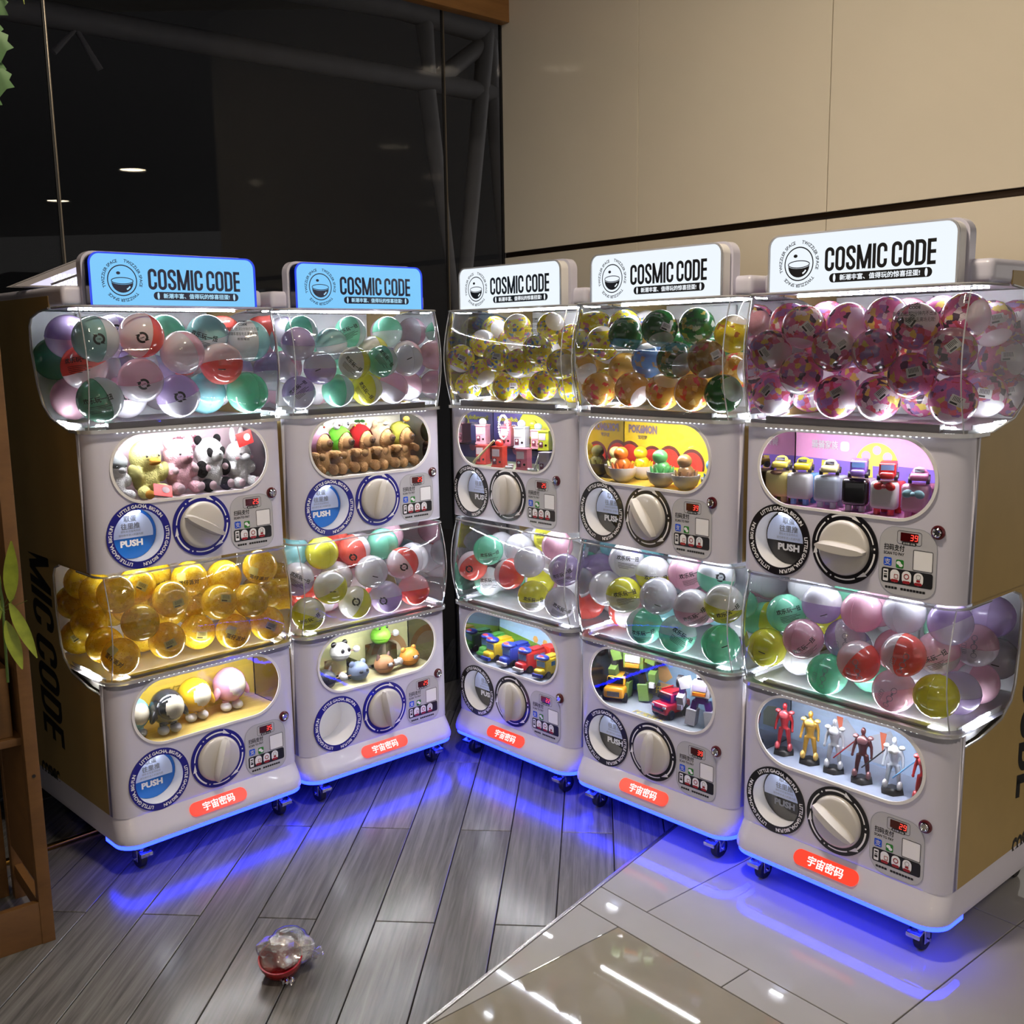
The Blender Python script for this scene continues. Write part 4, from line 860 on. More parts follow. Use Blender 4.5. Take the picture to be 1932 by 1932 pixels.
CC = {'W': ('white', (232, 230, 236)), 'C': ('coral', (236, 104, 92)), 'M': ('mint', (136, 212, 184)), 'T': ('teal', (150, 188, 186)), 'G': ('sea-green', (96, 146, 122)), 'L': ('lilac', (200, 180, 222)),
      'P': ('pink', (240, 196, 212)), 'Y': ('yellow', (226, 222, 74)), 'B': ('aqua', (160, 218, 226))}
CM = {k: shellm(v[0] + '_capsule_shell', v[1]) for k, v in CC.items()}
PRN = {'Z': ('yellow printed', printed('yellow_capsule_print', (236, 206, 50), [(226, 190, 34), (242, 216, 80)], 5.0, thr=.55, spots=((196, 142, 16), 7.0, .17))),
       'K': ('lemon printed', printed('lemon_capsule_print', (222, 208, 40), [(214, 190, 30), (190, 120, 150), (96, 130, 190), (236, 232, 150)], 5.5, thr=.5, spots=((120, 100, 40), 13.0, .10))),
       'G': ('green printed', printed('green_capsule_print', (30, 104, 44), [(44, 128, 56), (206, 180, 90), (210, 214, 206)], 3.2, thr=.72, spots=((16, 60, 30), 12.0, .08))),
       'O': ('ochre printed', printed('ochre_capsule_print', (196, 156, 66), [(176, 132, 50), (222, 196, 130), (206, 70, 50)], 3.4, thr=.72, spots=((130, 92, 36), 12.0, .08))),
       'V': ('bright yellow printed', printed('bright_yellow_capsule_print', (224, 208, 44), [(206, 180, 36), (170, 110, 50)], 3.2, thr=.8)),
       'N': ('blue printed', printed('blue_capsule_print', (104, 150, 206), [(80, 120, 180), (190, 160, 120)], 3.2, thr=.75)),
       'H': ('pink-and-purple printed', printed('pink_capsule_print', (222, 130, 176), [(168, 136, 196), (232, 212, 110), (84, 66, 84), (240, 230, 236), (206, 96, 110)], 3.4, thr=.40, spots=((70, 48, 70), 11.0, .12)))}
def sphere_part(lo, hi, n=8, seg=26, lip=0):
    pr = [(math.cos(a), math.sin(a)) for a in [lo + (hi - lo) * k / n for k in range(n + 1)]]
    pr = [(0 if abs(r) < 1e-6 else r, z) for r, z in pr]
    if lip: pr = [(1.0, -.018), (1.012, -.016), (1.012, .016), (1.0, .018)] + pr[1:]
    return MB().lathe(pr, seg).mesh('part', 60)
HALF = sphere_part(0, PI / 2, lip=1); HALF2 = sphere_part(-PI / 2, 0); WRAP = sphere_part(-PI / 2, math.asin(.74), 10); CAP = sphere_part(math.asin(.74), PI / 2, 5)
FULL = sphere_part(-PI / 2, PI / 2, 14)
def decal(name, build, rr=1.006):
    """Flat artwork (unit = ball radius) wrapped on the unit sphere, facing -Y."""
    def f():
        b = MB(); build(b); bmesh.ops.triangulate(b.bm, faces=b.bm.faces[:])
        for _ in range(2):
            lg = [e for e in b.bm.edges if e.calc_length() > .22]
            if lg: bmesh.ops.subdivide_edges(b.bm, edges=lg, cuts=2); bmesh.ops.triangulate(b.bm, faces=b.bm.faces[:])
        for v in b.bm.verts:
            x, y, h = v.co; q = rr + h; v.co = (q * math.sin(x) * math.cos(y), -q * math.cos(x) * math.cos(y), q * math.sin(y))
        return b.mesh(name, 60)
    return cached(('decal', name), f)
def d_arrows(b):
    for a in (100, 280):
        b.stroke(arc(.20, a, a - 140, 10), .10)
        b.plate([(r * math.cos(math.radians(a - t)), r * math.sin(math.radians(a - t))) for r, t in ((.12, 138), (.33, 138), (.19, 178))][::-1])
    me, M = textfit('COSMIC', .06, .2, .03); b.addmesh(me, T(0, -.03, 0) @ M)
def d_text(b):
    me, M = textfit('欢乐玩一扭', .27, 1.35, .05); b.addmesh(me, T(0, .02, 0) @ M)
    for k, (w, x) in enumerate(((.9, -.1), (1.1, 0), (.8, -.15), (1.0, -.05), (.6, -.2))): b.plate([(x - w / 2, -.14 - .075 * k), (x + w / 2, -.14 - .075 * k), (x + w / 2, -.115 - .075 * k), (x - w / 2, -.115 - .075 * k)])
def d_slot(b): b.plate(rrect(.36, .05, .02))
def d_icons(b):
    for y in (.42, .0, -.42): b.stroke(circ(.13, 0, y, 18), .03, 0, True)
    for y in (.2, -.22): b.stroke([(0, y - .07), (0, y + .06)], .05); b.stroke([(-.06, y + .01), (0, y + .07), (.06, y + .01)], .035)
    b.stroke(rrect(.2, .5, .02, -.45, -.1, 1), .02, 0, True)
    for k in range(4): b.stroke([(-.52, -.28 + .1 * k), (-.38, -.28 + .1 * k)], .03)
def d_label(b): b.plate(rrect(.62, .42, .02, .25, .15, 1))
def d_bars(b):
    for k in range(7): b.plate([(.05 + .06 * k, .12), (.075 + .06 * k, .12), (.075 + .06 * k, .32), (.05 + .06 * k, .32)], (), 0, T(0, 0, .006))
    b.plate(rrect(.3, .08, .01, .15, .02, 1), (), 0, T(0, 0, .006))
def d_egg(b):
    me, M = textfit('蛋仔派对', .30, 1.15, .05); b.addmesh(me, T(.05, -.35, .006) @ M)
def d_patch(b): b.plate(rrect(.55, .5, .08, -.35, .15, 2))
OLIVE = flat('olive_print', (74, 66, 14)); PATCH = flat('lime_patch', (214, 204, 120)); STICK = flat('white_label', (226, 222, 224))
ORD = ['first', 'second', 'third', 'fourth', 'fifth', 'sixth', 'seventh', 'eighth', 'ninth', 'tenth', 'eleventh', 'twelfth', 'thirteenth', 'fourteenth']
YAW = [-.46, -.62, .83, .74, .54]
for key, (rad, rows) in BALLS.items():
    i = int(key[0]) - 1; t = key[1]; L_ = []
    for q in rows.split(';'):
        u, w, z, mode, A, B, ang, dec = q.split(); L_.append((int(u) / 1000, int(w) / 1000, int(z) / 1000, mode, A, B, int(ang), dec))
    zs = sorted(q[2] for q in L_); c1, c2 = zs[len(zs) // 3], zs[2 * len(zs) // 3]
    ws = sorted(q[1] for q in L_); e1, e2 = ws[len(ws) // 3], ws[2 * len(ws) // 3]
    rowof = lambda q: (('bottom' if q[2] < c1 else 'middle' if q[2] < c2 else 'top'), ('rear' if q[1] < e1 else 'centre' if q[1] < e2 else 'front'))
    for q in L_:
        u, w, z, mode, A, B, ang, dec = q; lev, lay = rowof(q)
        n = sorted(p[:3] for p in L_ if rowof(p) == (lev, lay)).index(q[:3])
        pr = B == '-' or A == 'Z'
        col = PRN[A][0] if pr else CC[A][0] if A == B else CC[A][0] + '-and-' + CC[B][0]
        ball = thing('capsule_ball', f"{col} ball, {ORD[n]} from left, {lev} level, {lay} layer, {'upper' if t == 'U' else 'lower'} tub, {MNAME[i]}", 'ball',
                     TP[(i, t)] @ T(u, -w, z) @ Matrix.Diagonal((rad, rad, rad, 1)), f"capsule balls in the {'upper' if t == 'U' else 'lower'} tub of the {MNAME[i]}")
        a = math.radians(ang); Rm = Vector((math.cos(a), RN.uniform(-.45, -.05) if pr else RN.uniform(-.22, .12), math.sin(a))).to_track_quat('Z', 'Y').to_matrix().to_4x4() @ RZ(RN.uniform(0, 6))
        if A == 'Z': put('printed_shell', FULL, PRN['Z'][1], ball, RZ(RN.uniform(0, 6)) @ RX(RN.uniform(0, 6)))
        elif pr:
            put('printed_wrap', WRAP, PRN[A][1], ball, Rm); put('end_cap', CAP, pm('pink_cap', (226, 160, 176), .2, coat=.8) if (A == 'H' and ang > 60 and ang < 210) else CM['W'], ball, Rm)
            if mode in 'fs' and RN.random() < .45: DL = RZ(YAW[i] + RN.uniform(-.5, .5)) @ RY(RN.uniform(-1, 1)); put('label_sticker', decal('label', d_label), STICK, ball, DL); put('barcode', decal('bars', d_bars), BLACK, ball, DL)
        else: put('half_shell', HALF, CM[A], ball, Rm); put('half_shell', HALF2, CM[B], ball, Rm)
        D = RZ(YAW[i] + RN.uniform(-.25, .25)) @ RX(RN.uniform(-.3, .35)) @ RY(RN.uniform(-.5, .5) if not pr else RN.uniform(-.8, .8))
        if A == 'Z':
            if dec == 't': put('printed_lettering', decal('egg', d_egg), OLIVE, ball, D); put('printed_patch', decal('patch', d_patch), PATCH, ball, D)
            if dec == 'l': put('label_sticker', decal('label', d_label), PATCH, ball, D); put('barcode', decal('bars', d_bars), OLIVE, ball, D)
        elif dec == 'a': put('arrow_logo', decal('arrows', d_arrows), BLACK, ball, D)
        elif dec == 't': put('printed_lettering', decal('text', d_text), BLACK, ball, D @ RY(RN.uniform(-.6, .6)))
        elif dec == 's': put('coin_slot', decal('slot', d_slot), BLACK, ball, D)
        elif dec == 'i': put('printed_icons', decal('icons', d_icons), GREYINK, ball, D)

# ------------------------------------------------------------------ toys in the display windows
US = cached('us', lambda: MB().sph((0, 0, 0), 1, u=20, v=12).mesh('ball', 60))
UB = cached('ub', lambda: MB().box((0, 0, 0), (1, 1, 1), bev=.10, seg=3).mesh('block', 40))
UX = cached('ux', lambda: MB().box((0, 0, 0), (1, 1, 1), bev=.03, seg=1).mesh('block', 30))
UC = cached('uc', lambda: MB().cyl((0, 0, -.5), (0, 0, .5), 1, n=20).mesh('rod', 40))
def at(i, t, u0, d, yaw=0, dz=0, lim=.214):
    return TP[(i, t)] @ T(max(-lim, min(lim, u0 + SLOPE[i] * d)), d, TIER[t]['zo'] - .0968 + dz) @ RZ(yaw)
def pt(p, name, me, mat, c, s, rot=None):
    if not hasattr(s, '__len__'): s = (s, s, s)
    return put(name, me, mat, p, T(*c) @ (rot or Matrix.Identity(4)) @ Matrix.Diagonal((*s, 1)))
def plushmat(n, c): return pm('plush_' + n, c, 0.95, var=0.10, scale=60, bump=0.9, bscale=260, spec=0.1)
def plush_body(kind):
    def f():
        b = MB()
        if kind == 'sit':
            b.sph((0, 0, .108), (.048, .043, .045)).sph((0, .004, .050), (.040, .036, .048))
            for s in (-1, 1): b.sph((s * .040, -.016, .064), (.017, .020, .022)).sph((s * .032, -.034, .018), (.018, .026, .018))
            return remesh(b, .0042, 'body')
        b.sph((0, -.004, .112), (.036, .040, .038)).sph((0, .006, .046), (.044, .036, .048))
        for s in (-1, 1): b.sph((s * .044, -.020, .070), (.014, .026, .013)).sph((s * .034, -.036, .020), (.016, .026, .020))
        return remesh(b, .0042, 'body')
    return cached(('plush', kind), f)
EYE_ = pm('bead_eye', (12, 11, 12), 0.15, coat=0.8)
WPL = plushmat('white', (238, 238, 238)); GPL = plushmat('silver', (206, 214, 214)); YPL = plushmat('lemon', (240, 234, 150)); PPL = plushmat('pink', (240, 190, 200)); BPL = plushmat('black', (26, 25, 27)); OPL = plushmat('orange', (236, 168, 70)); LPK = plushmat('pale_pink', (246, 214, 220))
def ears(p, mat, kind, inner=None):
    for s in (-1, 1):
        if kind == 'round': e = pt(p, 'ear', US, mat, (s * .036, .004, .146), (.014, .008, .014))
        elif kind == 'flop': e = pt(p, 'ear', US, mat, (s * .036, -.004, .142), (.017, .007, .019), RY(s * .7))
        elif kind == 'long':
            e = pt(p, 'ear', US, mat, (s * .018, .004, .170), (.012, .008, .030), RY(s * .12))
            if inner: put('inner_ear', US, inner, e, T(0, -.35, 0) @ Matrix.Diagonal((.6, .8, .8, 1)))
        elif kind == 'cat': e = pt(p, 'ear', cached('cone', lambda: MB().cyl((0, 0, 0), (0, 0, 1), 1, .15, 14).mesh('cone', 50)), mat, (s * .024, .004, .136), (.013, .008, .026), RY(s * .35))
def sit(i, t, u, d, label, mat, yaw=0, sc=1.0):
    p = thing('plush_animal', label, 'plush toy', at(i, t, u, d, yaw) @ Matrix.Diagonal((sc * .93, sc * 1.0, sc * (1.06 if sc > .94 else 1.03), 1)), 'plush animals in the leftmost machine')
    put('body', plush_body('sit'), mat, p)
    for s in (-1, 1): pt(p, 'eye', US, EYE_, (s * .020, -.041, .113), .0036)
    return p
p = sit(0, 'U', -.242, .076, 'grey and white mouse plush at the left end of the upper window, leftmost machine', WPL, .3, .86); pt(p, 'cap_patch', US, GPL, (0, -.004, .124), (.049, .044, .034)); ears(p, GPL, 'round'); pt(p, 'snout', US, WPL, (0, -.044, .100), (.014, .012, .011))
p = sit(0, 'U', -.147, .084, 'pale yellow chick plush with orange beak and feet', YPL, .12, 1.02)
for a, z in ((.25, .101), (-.25, .095)): pt(p, 'beak', US, OPL, (0, -.050, z), (.017, .016, .006), RX(a))
for s in (-1, 1): pt(p, 'foot', US, OPL, (s * .030, -.058, .014), (.014, .012, .012)); pt(p, 'wing', US, YPL, (s * .046, -.014, .066), (.016, .024, .028), RY(s * .4))
p = sit(0, 'U', -.046, .084, 'pink pig plush with a round snout', PPL, .12, 1.0); ears(p, PPL, 'flop'); pt(p, 'snout', US, PPL, (0, -.044, .102), (.022, .016, .018))
for s in (-1, 1): pt(p, 'nostril', US, flat('rose_thread', (206, 130, 146)), (s * .007, -.0595, .103), (.003, .002, .005)); pt(p, 'hand', US, LPK, (s * .036, -.034, .068), .0105); pt(p, 'foot_pad', US, LPK, (s * .036, -.058, .020), (.013, .008, .013))
p = sit(0, 'U', .053, .084, 'black and white panda plush sitting between pig and rabbit', WPL, .1, .98); ears(p, BPL, 'round'); pt(p, 'snout', US, WPL, (0, -.044, .102), (.021, .016, .018)); pt(p, 'nose', US, EYE_, (0, -.060, .108), (.005, .003, .003))
for s in (-1, 1): pt(p, 'eye_patch', US, BPL, (s * .022, -.038, .112), (.011, .008, .015), RY(s * .4)); pt(p, 'arm', US, BPL, (s * .043, -.018, .064), (.019, .022, .025)); pt(p, 'leg', US, BPL, (s * .034, -.034, .018), (.0195, .027, .0195)); pt(p, 'hand', US, LPK, (s * .033, -.036, .068), .010); pt(p, 'foot_pad', US, LPK, (s * .034, -.060, .020), (.013, .007, .013))
p = sit(0, 'U', .150, .084, 'white rabbit plush with pink lined ears', WPL, .1, .89); ears(p, WPL, 'long', PPL); pt(p, 'snout', US, WPL, (0, -.043, .100), (.018, .012, .013))
for s in (-1, 1): pt(p, 'cheek', US, PPL, (s * .030, -.035, .098), (.009, .005, .006)); pt(p, 'foot_pad', US, LPK, (s * .034, -.060, .020), (.013, .007, .013))
REDT = pm('red_card', (214, 50, 46), .4)
for x, z, y, rot, lb in ((-.098, .024, .0165, RX(-.75) @ RY(.3), 'red paper hang tag leaning at the chick\'s feet'), (.172, .150, .040, RY(-.25), 'red paper hang tag beside the rabbit\'s ears')):
    p = thing('hang_tag', lb, 'tag', at(0, 'U', x, y, 0, z) @ rot); put('card', UX, REDT, p, Matrix.Diagonal((.052, .0016, .042, 1))); put('seal', UC, LPK, p, T(.008, -.0012, .002) @ RX(PI / 2) @ Matrix.Diagonal((.011, .011, .001, 1)))
# capybaras in hoods
CAPY = plushmat('capybara_brown', (186, 144, 96)); CAPD = plushmat('capybara_nose', (122, 88, 62))
HD = cached('hood', lambda: MB().lathe([(.82, -.62), (.93, -.36), (1.0, 0), (.93, .36), (.72, .68), (.4, .92), (0, 1.0)], 24).mesh('hood', 60))
def capy(k, u, mat, label, extra):
    p = thing('capybara_plush', label, 'plush toy', at(1, 'U', u, .088, .12) @ Matrix.Diagonal((.82, .93, 1.0, 1)), 'capybara plush toys in the second machine')
    put('body', plush_body('capy'), CAPY, p); pt(p, 'hood', HD, mat, (0, .006, .114), (.046, .046, .050), RX(-PI / 2 + .28))
    pt(p, 'snout', US, CAPY, (0, -.040, .105), (.024, .022, .023)); pt(p, 'nose', US, CAPD, (0, -.057, .109), (.015, .009, .013))
    for s in (-1, 1): pt(p, 'nostril', US, EYE_, (s * .006, -.066, .111), (.0026, .002, .004)); pt(p, 'paw', US, CAPY, (s * .034, -.050, .066), .0125)
    extra(p)
GRN = plushmat('green', (110, 206, 60)); RED_ = plushmat('red', (196, 34, 36)); BGE = plushmat('beige', (222, 190, 148)); LMN = plushmat('yellow', (232, 226, 90)); PNK = plushmat('rose', (236, 170, 200))
def dots_(p, mat, n=5):
    for a in range(n): pt(p, 'spot', US, mat, (.042 * math.cos(a * 2.4) * .8, .006 + .030 * math.sin(a * 2.4), .148 + .010 * math.cos(a * 1.7)), .0035)
def ex_frog(p):
    for s in (-1, 1): e = pt(p, 'frog_eye', US, WPL, (s * .024, -.006, .162), .0145); put('pupil', US, EYE_, e, T(0, -.85, .2) @ Matrix.Diagonal((.4, .3, .45, 1)))
def ex_straw(p): dots_(p, LMN); [pt(p, 'leaf', US, plushmat('dark_green', (60, 110, 50)), (.012 * math.cos(k * 1.26), .006 + .012 * math.sin(k * 1.26), .170), (.010, .004, .005), RZ(k * 1.26)) for k in range(5)]
def ex_bear(p):
    for s in (-1, 1): pt(p, 'hood_ear', US, BGE, (s * .032, .004, .156), (.014, .008, .014))
    pt(p, 'hood_muzzle', US, WPL, (0, -.026, .158), (.012, .008, .006))
def ex_chick(p): pt(p, 'hood_beak', US, OPL, (0, -.030, .168), (.015, .012, .010)); [pt(p, 'hood_eye', US, EYE_, (s * .017, -.032, .158), .003) for s in (-1, 1)]
for k, (u, mt, lb, ex) in enumerate([(-.212, PNK, 'capybara plush in a pink spotted hood, left end of its window', lambda p: dots_(p, RED_)), (-.128, GRN, 'capybara plush in a green frog hood with bulging eyes', ex_frog), (-.044, RED_, 'capybara plush in a red strawberry hood', ex_straw),
                               (.040, BGE, 'capybara plush in a beige bear hood with round ears', ex_bear), (.124, LMN, 'capybara plush in a yellow chick hood with orange beak', ex_chick)]):
    capy(k, u, mt, lb, ex)
# round egg-shaped toys with white boots
def eggtoy(u, d, c, nm, label, sc=1, yaw=-.05):
    g = pm('gloss_' + nm, c, .15, coat=.9, var=.02); p = thing('egg_toy', label, 'toy', at(0, 'L', u, d, yaw) @ Matrix.Diagonal((sc, sc, sc, 1)), 'glossy egg toys in the leftmost machine')
    pt(p, 'body', US, g, (0, 0, .082), (.052, .050, .054)); pt(p, 'belly', US, pm('cream_gloss', (238, 230, 204), .25, coat=.5), (.004, -.012, .084), (.042, .042, .044))
    for s in (-1, 1):
        pt(p, 'arm', US, g, (s * .047, -.012, .068), (.010, .015, .026), RY(-s * .35)); b_ = pt(p, 'boot', US, WHITEP, (s * .019, -.008, .0152), (.017, .021, .0148)); pt(p, 'leg', UC, g, (s * .017, -.003, .030), (.011, .011, .012))
eggtoy(-.245, .095, (120, 196, 214), 'sky_blue', 'glossy sky blue egg toy at the left end of the lower window', .90); eggtoy(-.140, .060, (36, 40, 46), 'charcoal', 'glossy charcoal egg toy with white boots', 1.0)
eggtoy(-.050, .100, (240, 190, 40), 'amber', 'glossy yellow egg toy with white boots', 1.0); eggtoy(.070, .105, (232, 170, 190), 'rose', 'glossy pink egg toy with white boots at the right', 1.02)
# animal-headed wooden fish with mallets
def fish(u, d, c, nm, label, earkind, yaw, dz=0, extra=None, left=False, pad=None):
    g = pm('matt_' + nm, c, .45, var=.03); p = thing('animal_bell_toy', label, 'toy', at(1, 'L', u, d, yaw, dz), 'animal wood-block toys in the second machine')
    pt(p, 'upper_head', cached('uh', lambda: sphere_part(-.12, PI / 2)), g, (0, 0, .030), (.037, .036, .036)); pt(p, 'lower_head', cached('lh', lambda: sphere_part(-PI / 2, -.02)), g, (0, .002, .024), (.034, .034, .024)); pt(p, 'mouth_slit', UC, EYE_, (0, .003, .0255), (.030, .030, .006))
    for s in (-1, 1):
        if earkind == 'cat': e = pt(p, 'ear', cached('cone', lambda: MB().cyl((0, 0, 0), (0, 0, 1), 1, .15, 14).mesh('cone', 50)), pad or g, (s * .020, .004, .054), (.012, .008, .021), RY(s * .35))
        elif earkind == 'round': e = pt(p, 'ear', US, pad or g, (s * .024, .004, .060), (.011, .008, .011))
        else: e = pt(p, 'eye_bump', US, g, (s * .017, -.008, .062), .0105); put('pupil', US, EYE_, e, T(0, -.85, .1) @ Matrix.Diagonal((.5, .3, .5, 1)))
        if earkind != 'frog': pt(p, 'eye', US, EYE_, (s * .011, -.034, .040), (.0026, .002, .0034))
    s = -1 if left else 1
    pt(p, 'stick', UC, pm('stick_wood', (150, 120, 96), .5), (s * .040, -.004, .027), (.0024, .0024, .045), RY(PI / 2)); pt(p, 'mallet_head', US, WHITEP, (s * .068, -.004, .028), (.0135, .013, .0125))
    if extra: extra(p)
WM = pm('matt_white', (236, 234, 230), .45)
def muz(p): pt(p, 'muzzle', US, WM, (0, -.028, .036), (.014, .010, .009))
def pan(p): [pt(p, 'eye_patch', US, EYE_, (s * .013, -.031, .042), (.0075, .005, .0085)) for s in (-1, 1)]
def rac(p): [pt(p, 'eye_patch', US, pm('matt_slate', (60, 66, 82), .5), (s * .012, -.031, .038), (.009, .005, .006)) for s in (-1, 1)]
for u, d, lb in ((-.165, .12, 'clear acrylic riser block under the panda bell toy'), (.005, .13, 'clear acrylic riser block under the frog bell toy')):
    p = thing('acrylic_riser', lb, 'display stand', at(1, 'L', u, d, 0)); h = .062 if u < -.1 else .082
    put('block', cached(('riser', u), lambda: MB().box((0, 0, h / 2), (.09, .07, h), bev=.002).mesh('b', 30)), PANE, p)
fish(-.222, .058, (52, 54, 58), 'black', 'black cat bell toy at the left end of its window', 'cat', .1); fish(-.165, .12, (238, 238, 236), 'panda', 'white panda bell toy with black ears on a clear riser', 'round', .1, .062, pan, pad=EYE_); fish(-.090, .058, (130, 146, 176), 'raccoon', 'blue-grey raccoon bell toy, mallet on its left', 'round', .1, 0, rac, True)
fish(.005, .13, (132, 206, 62), 'frog', 'green frog bell toy on a tall clear riser', 'frog', .1, .082); fish(.018, .058, (186, 136, 92), 'shiba', 'brown dog bell toy with white muzzle', 'cat', .1, 0, muz, pad=pm('matt_dark_brown', (112, 88, 80), .5)); fish(.128, .068, (236, 160, 66), 'tiger', 'orange tiger bell toy with white muzzle', 'round', .1, 0, muz, True)
# miniature vending machine charms
def mini(i, u, d, dz, c, nm, label, sc=1, top=None):
    g = pm('charm_' + nm, c, .3, coat=.5, var=.02); p = thing('mini_machine_charm', label, 'charm', at(i, 'U', u, d, .35, dz) @ Matrix.Diagonal((sc, sc, sc, 1)), 'miniature vending machine charms in the third machine')
    pt(p, 'case', UX, g, (0, 0, .034), (.040, .036, .066)); pt(p, 'clear_front', UX, pm('frosted_window', (222, 206, 212), .2, coat=.6), (-.004, -.0185, .048), (.026, .003, .024)); pt(p, 'dial_plate', UX, pm('charm_dark', (120, 50, 70), .4), (-.009, -.0185, .020), (.014, .002, .020)); pt(p, 'knob', UC, WHITEP, (-.009, -.020, .024), (.004, .004, .003), RX(PI / 2)); pt(p, 'round_mark', UC, EYE_, (.010, -.0186, .018), (.004, .004, .0014), RX(PI / 2)); pt(p, 'plinth', UX, g, (0, -.001, .003), (.043, .040, .006)); pt(p, 'lid', UX, g, (0, -.001, .067), (.043, .040, .004))
    if top: pt(p, 'topper', US, pm('charm_' + top[0], top[1], .3, coat=.5), (0, 0, .078), (.014, .013, .013))
CORAL_, PKC, WHC, LMC, YLC = (226, 84, 78), (236, 130, 150), (226, 232, 238), (206, 214, 60), (240, 220, 60)
SH = thing('clear_shelf', 'clear acrylic shelf carrying the upper row of charms, third machine', 'shelf', TP[(2, 'U')] @ T(0, .105, TIER['U']['zo'] - .0978 + .0655)); put('board', cached('shelf', lambda: MB().box((.0, .004, .0), (.50, .10, .003)).mesh('b', 0)), PANE, SH)
for x in (-.245, -.03, .22): pt(SH, 'shelf_leg', UX, PANE, (x, .045, -.033), (.003, .012, .063))
M_ = [(-.112, .055, 0, CORAL_, 'coral', 'coral charm under the pale pink one, behind a cream bead string', 1, None), (-.112, .085, .068, (240, 176, 190), 'pale_pink', 'pale pink vending machine charm, upper row, white topper', 1, ('white_top', (236, 236, 240))),
      (-.025, .034, 0, (230, 78, 62), 'red', 'red vending machine charm in front, bottom row centre', 1.05, ('red_top', (214, 60, 56))), (.020, .095, .068, PKC, 'pink', 'pink charm with a looped white bead string, upper row', 1, ('pink_top', (236, 140, 150))), (.090, .075, .068, WHC, 'white', 'white vending machine charm with silver topper, upper row', 1.05, ('silver_top', (206, 206, 212))), (.150, .125, .068, LMC, 'lime', 'lime vending machine charm behind the white one', 1, ('yellow_top', (226, 220, 60))),
      (.098, .034, 0, PKC, 'pink', 'pink vending machine charm among loose beads, bottom row right', 1.05, None), (.172, .090, .068, (240, 190, 200), 'pale_pink', 'pale pink charm in the upper row near the right end', .95, ('mint_top', (160, 214, 206))), (.205, .070, .068, LMC, 'lime', 'lime vending machine charm at the right end, upper row', .95, None), (.205, .040, 0, (214, 200, 220), 'lilac', 'lilac vending machine charm at the right end, bottom row', .95, None)]
for u, d, dz, c, nm, lb, s_, tp in M_: mini(2, u, d, dz, c, nm, lb, s_, tp)
def beads(label, pts, c, r, rise):
    p = thing('bead_string', label, 'bead string', TP[(2, 'U')] @ T(0, 0, TIER['U']['zo'] - .0978)); mt = pm('bead_' + str(c[0]), c, .25, coat=.6)
    b = MB()
    for a, bb, n in pts:
        for k in range(n): b.sph(Vector(a).lerp(Vector(bb), k / max(1, n)), r, u=8, v=6)
    put('beads', b.mesh('beads', 60), mt, p)
beads('cream bead string slanting down across the red charms', [((-.066, .012, .092), (-.200, .030, .006), 24)], (240, 232, 170), .0042, 0)
lp = [(.024 * math.cos(a) - .075, .066, .135 + .042 * math.sin(a)) for a in [2 * PI * k / 14 for k in range(15)]]
beads('white bead loop hanging over the pink charm', [(lp[k], lp[k + 1], 2) for k in range(14)], (244, 240, 244), .0045, 0)
beads('loose white beads heaped on the window floor', [((-.01, .018, .006), (.028, .014, .006), 6), ((.0, .022, .012), (.025, .020, .014), 3), ((.10, .018, .006), (.14, .02, .006), 6)], (236, 236, 242), .0052, 0)
beads('white bead string hanging at the right end, third machine', [((.150, .022, .062), (.128, .018, .008), 10)], (238, 238, 232), .0045, 0)
# white bowls with a plain coloured toy in each
BOWL = cached('bowl', lambda: MB().lathe([(0, 0), (.018, 0), (.034, .012), (.043, .034), (.044, .044), (.041, .044), (.036, .020), (0, .010)], 28).mesh('bowl', 50))
for u, d, c, nm, s_ in ((-.130, .105, (230, 226, 150), 'pale lemon', .92), (-.092, .048, (232, 120, 40), 'orange', 1.0), (-.012, .135, (240, 214, 40), 'bright yellow', .95), (.066, .050, (96, 180, 110), 'green', 1.02), (.158, .052, (176, 134, 88), 'light brown', .95), (.262, .075, (110, 168, 222), 'blue', .86)):
    p = thing('toy_bowl', 'white half-shell bowl holding a plain ' + nm + ' toy', 'toy', at(3, 'U', u, d, 0) @ Matrix.Diagonal((s_, s_, s_, 1)), 'bowls with toys in the fourth machine'); k = nm.replace(' ', '_')
    put('bowl', BOWL, WHITEP, p); g = pm('toy_' + k, c, .3, coat=.4, var=.03)
    pt(p, 'toy_body', US, g, (0, 0, .050), (.026, .024, .026)); pt(p, 'toy_head', US, g, (-.003, -.004, .086), (.023, .022, .021))
    b = MB()
    for a in range(9): b.cyl((.026 * math.cos(a * .7), .026 * math.sin(a * .7), .030), (.034 * math.cos(a * .7), .034 * math.sin(a * .7), .058), .008, .002, 7)
    put('tuft_ring', b.mesh('tufts', 40), g, p)
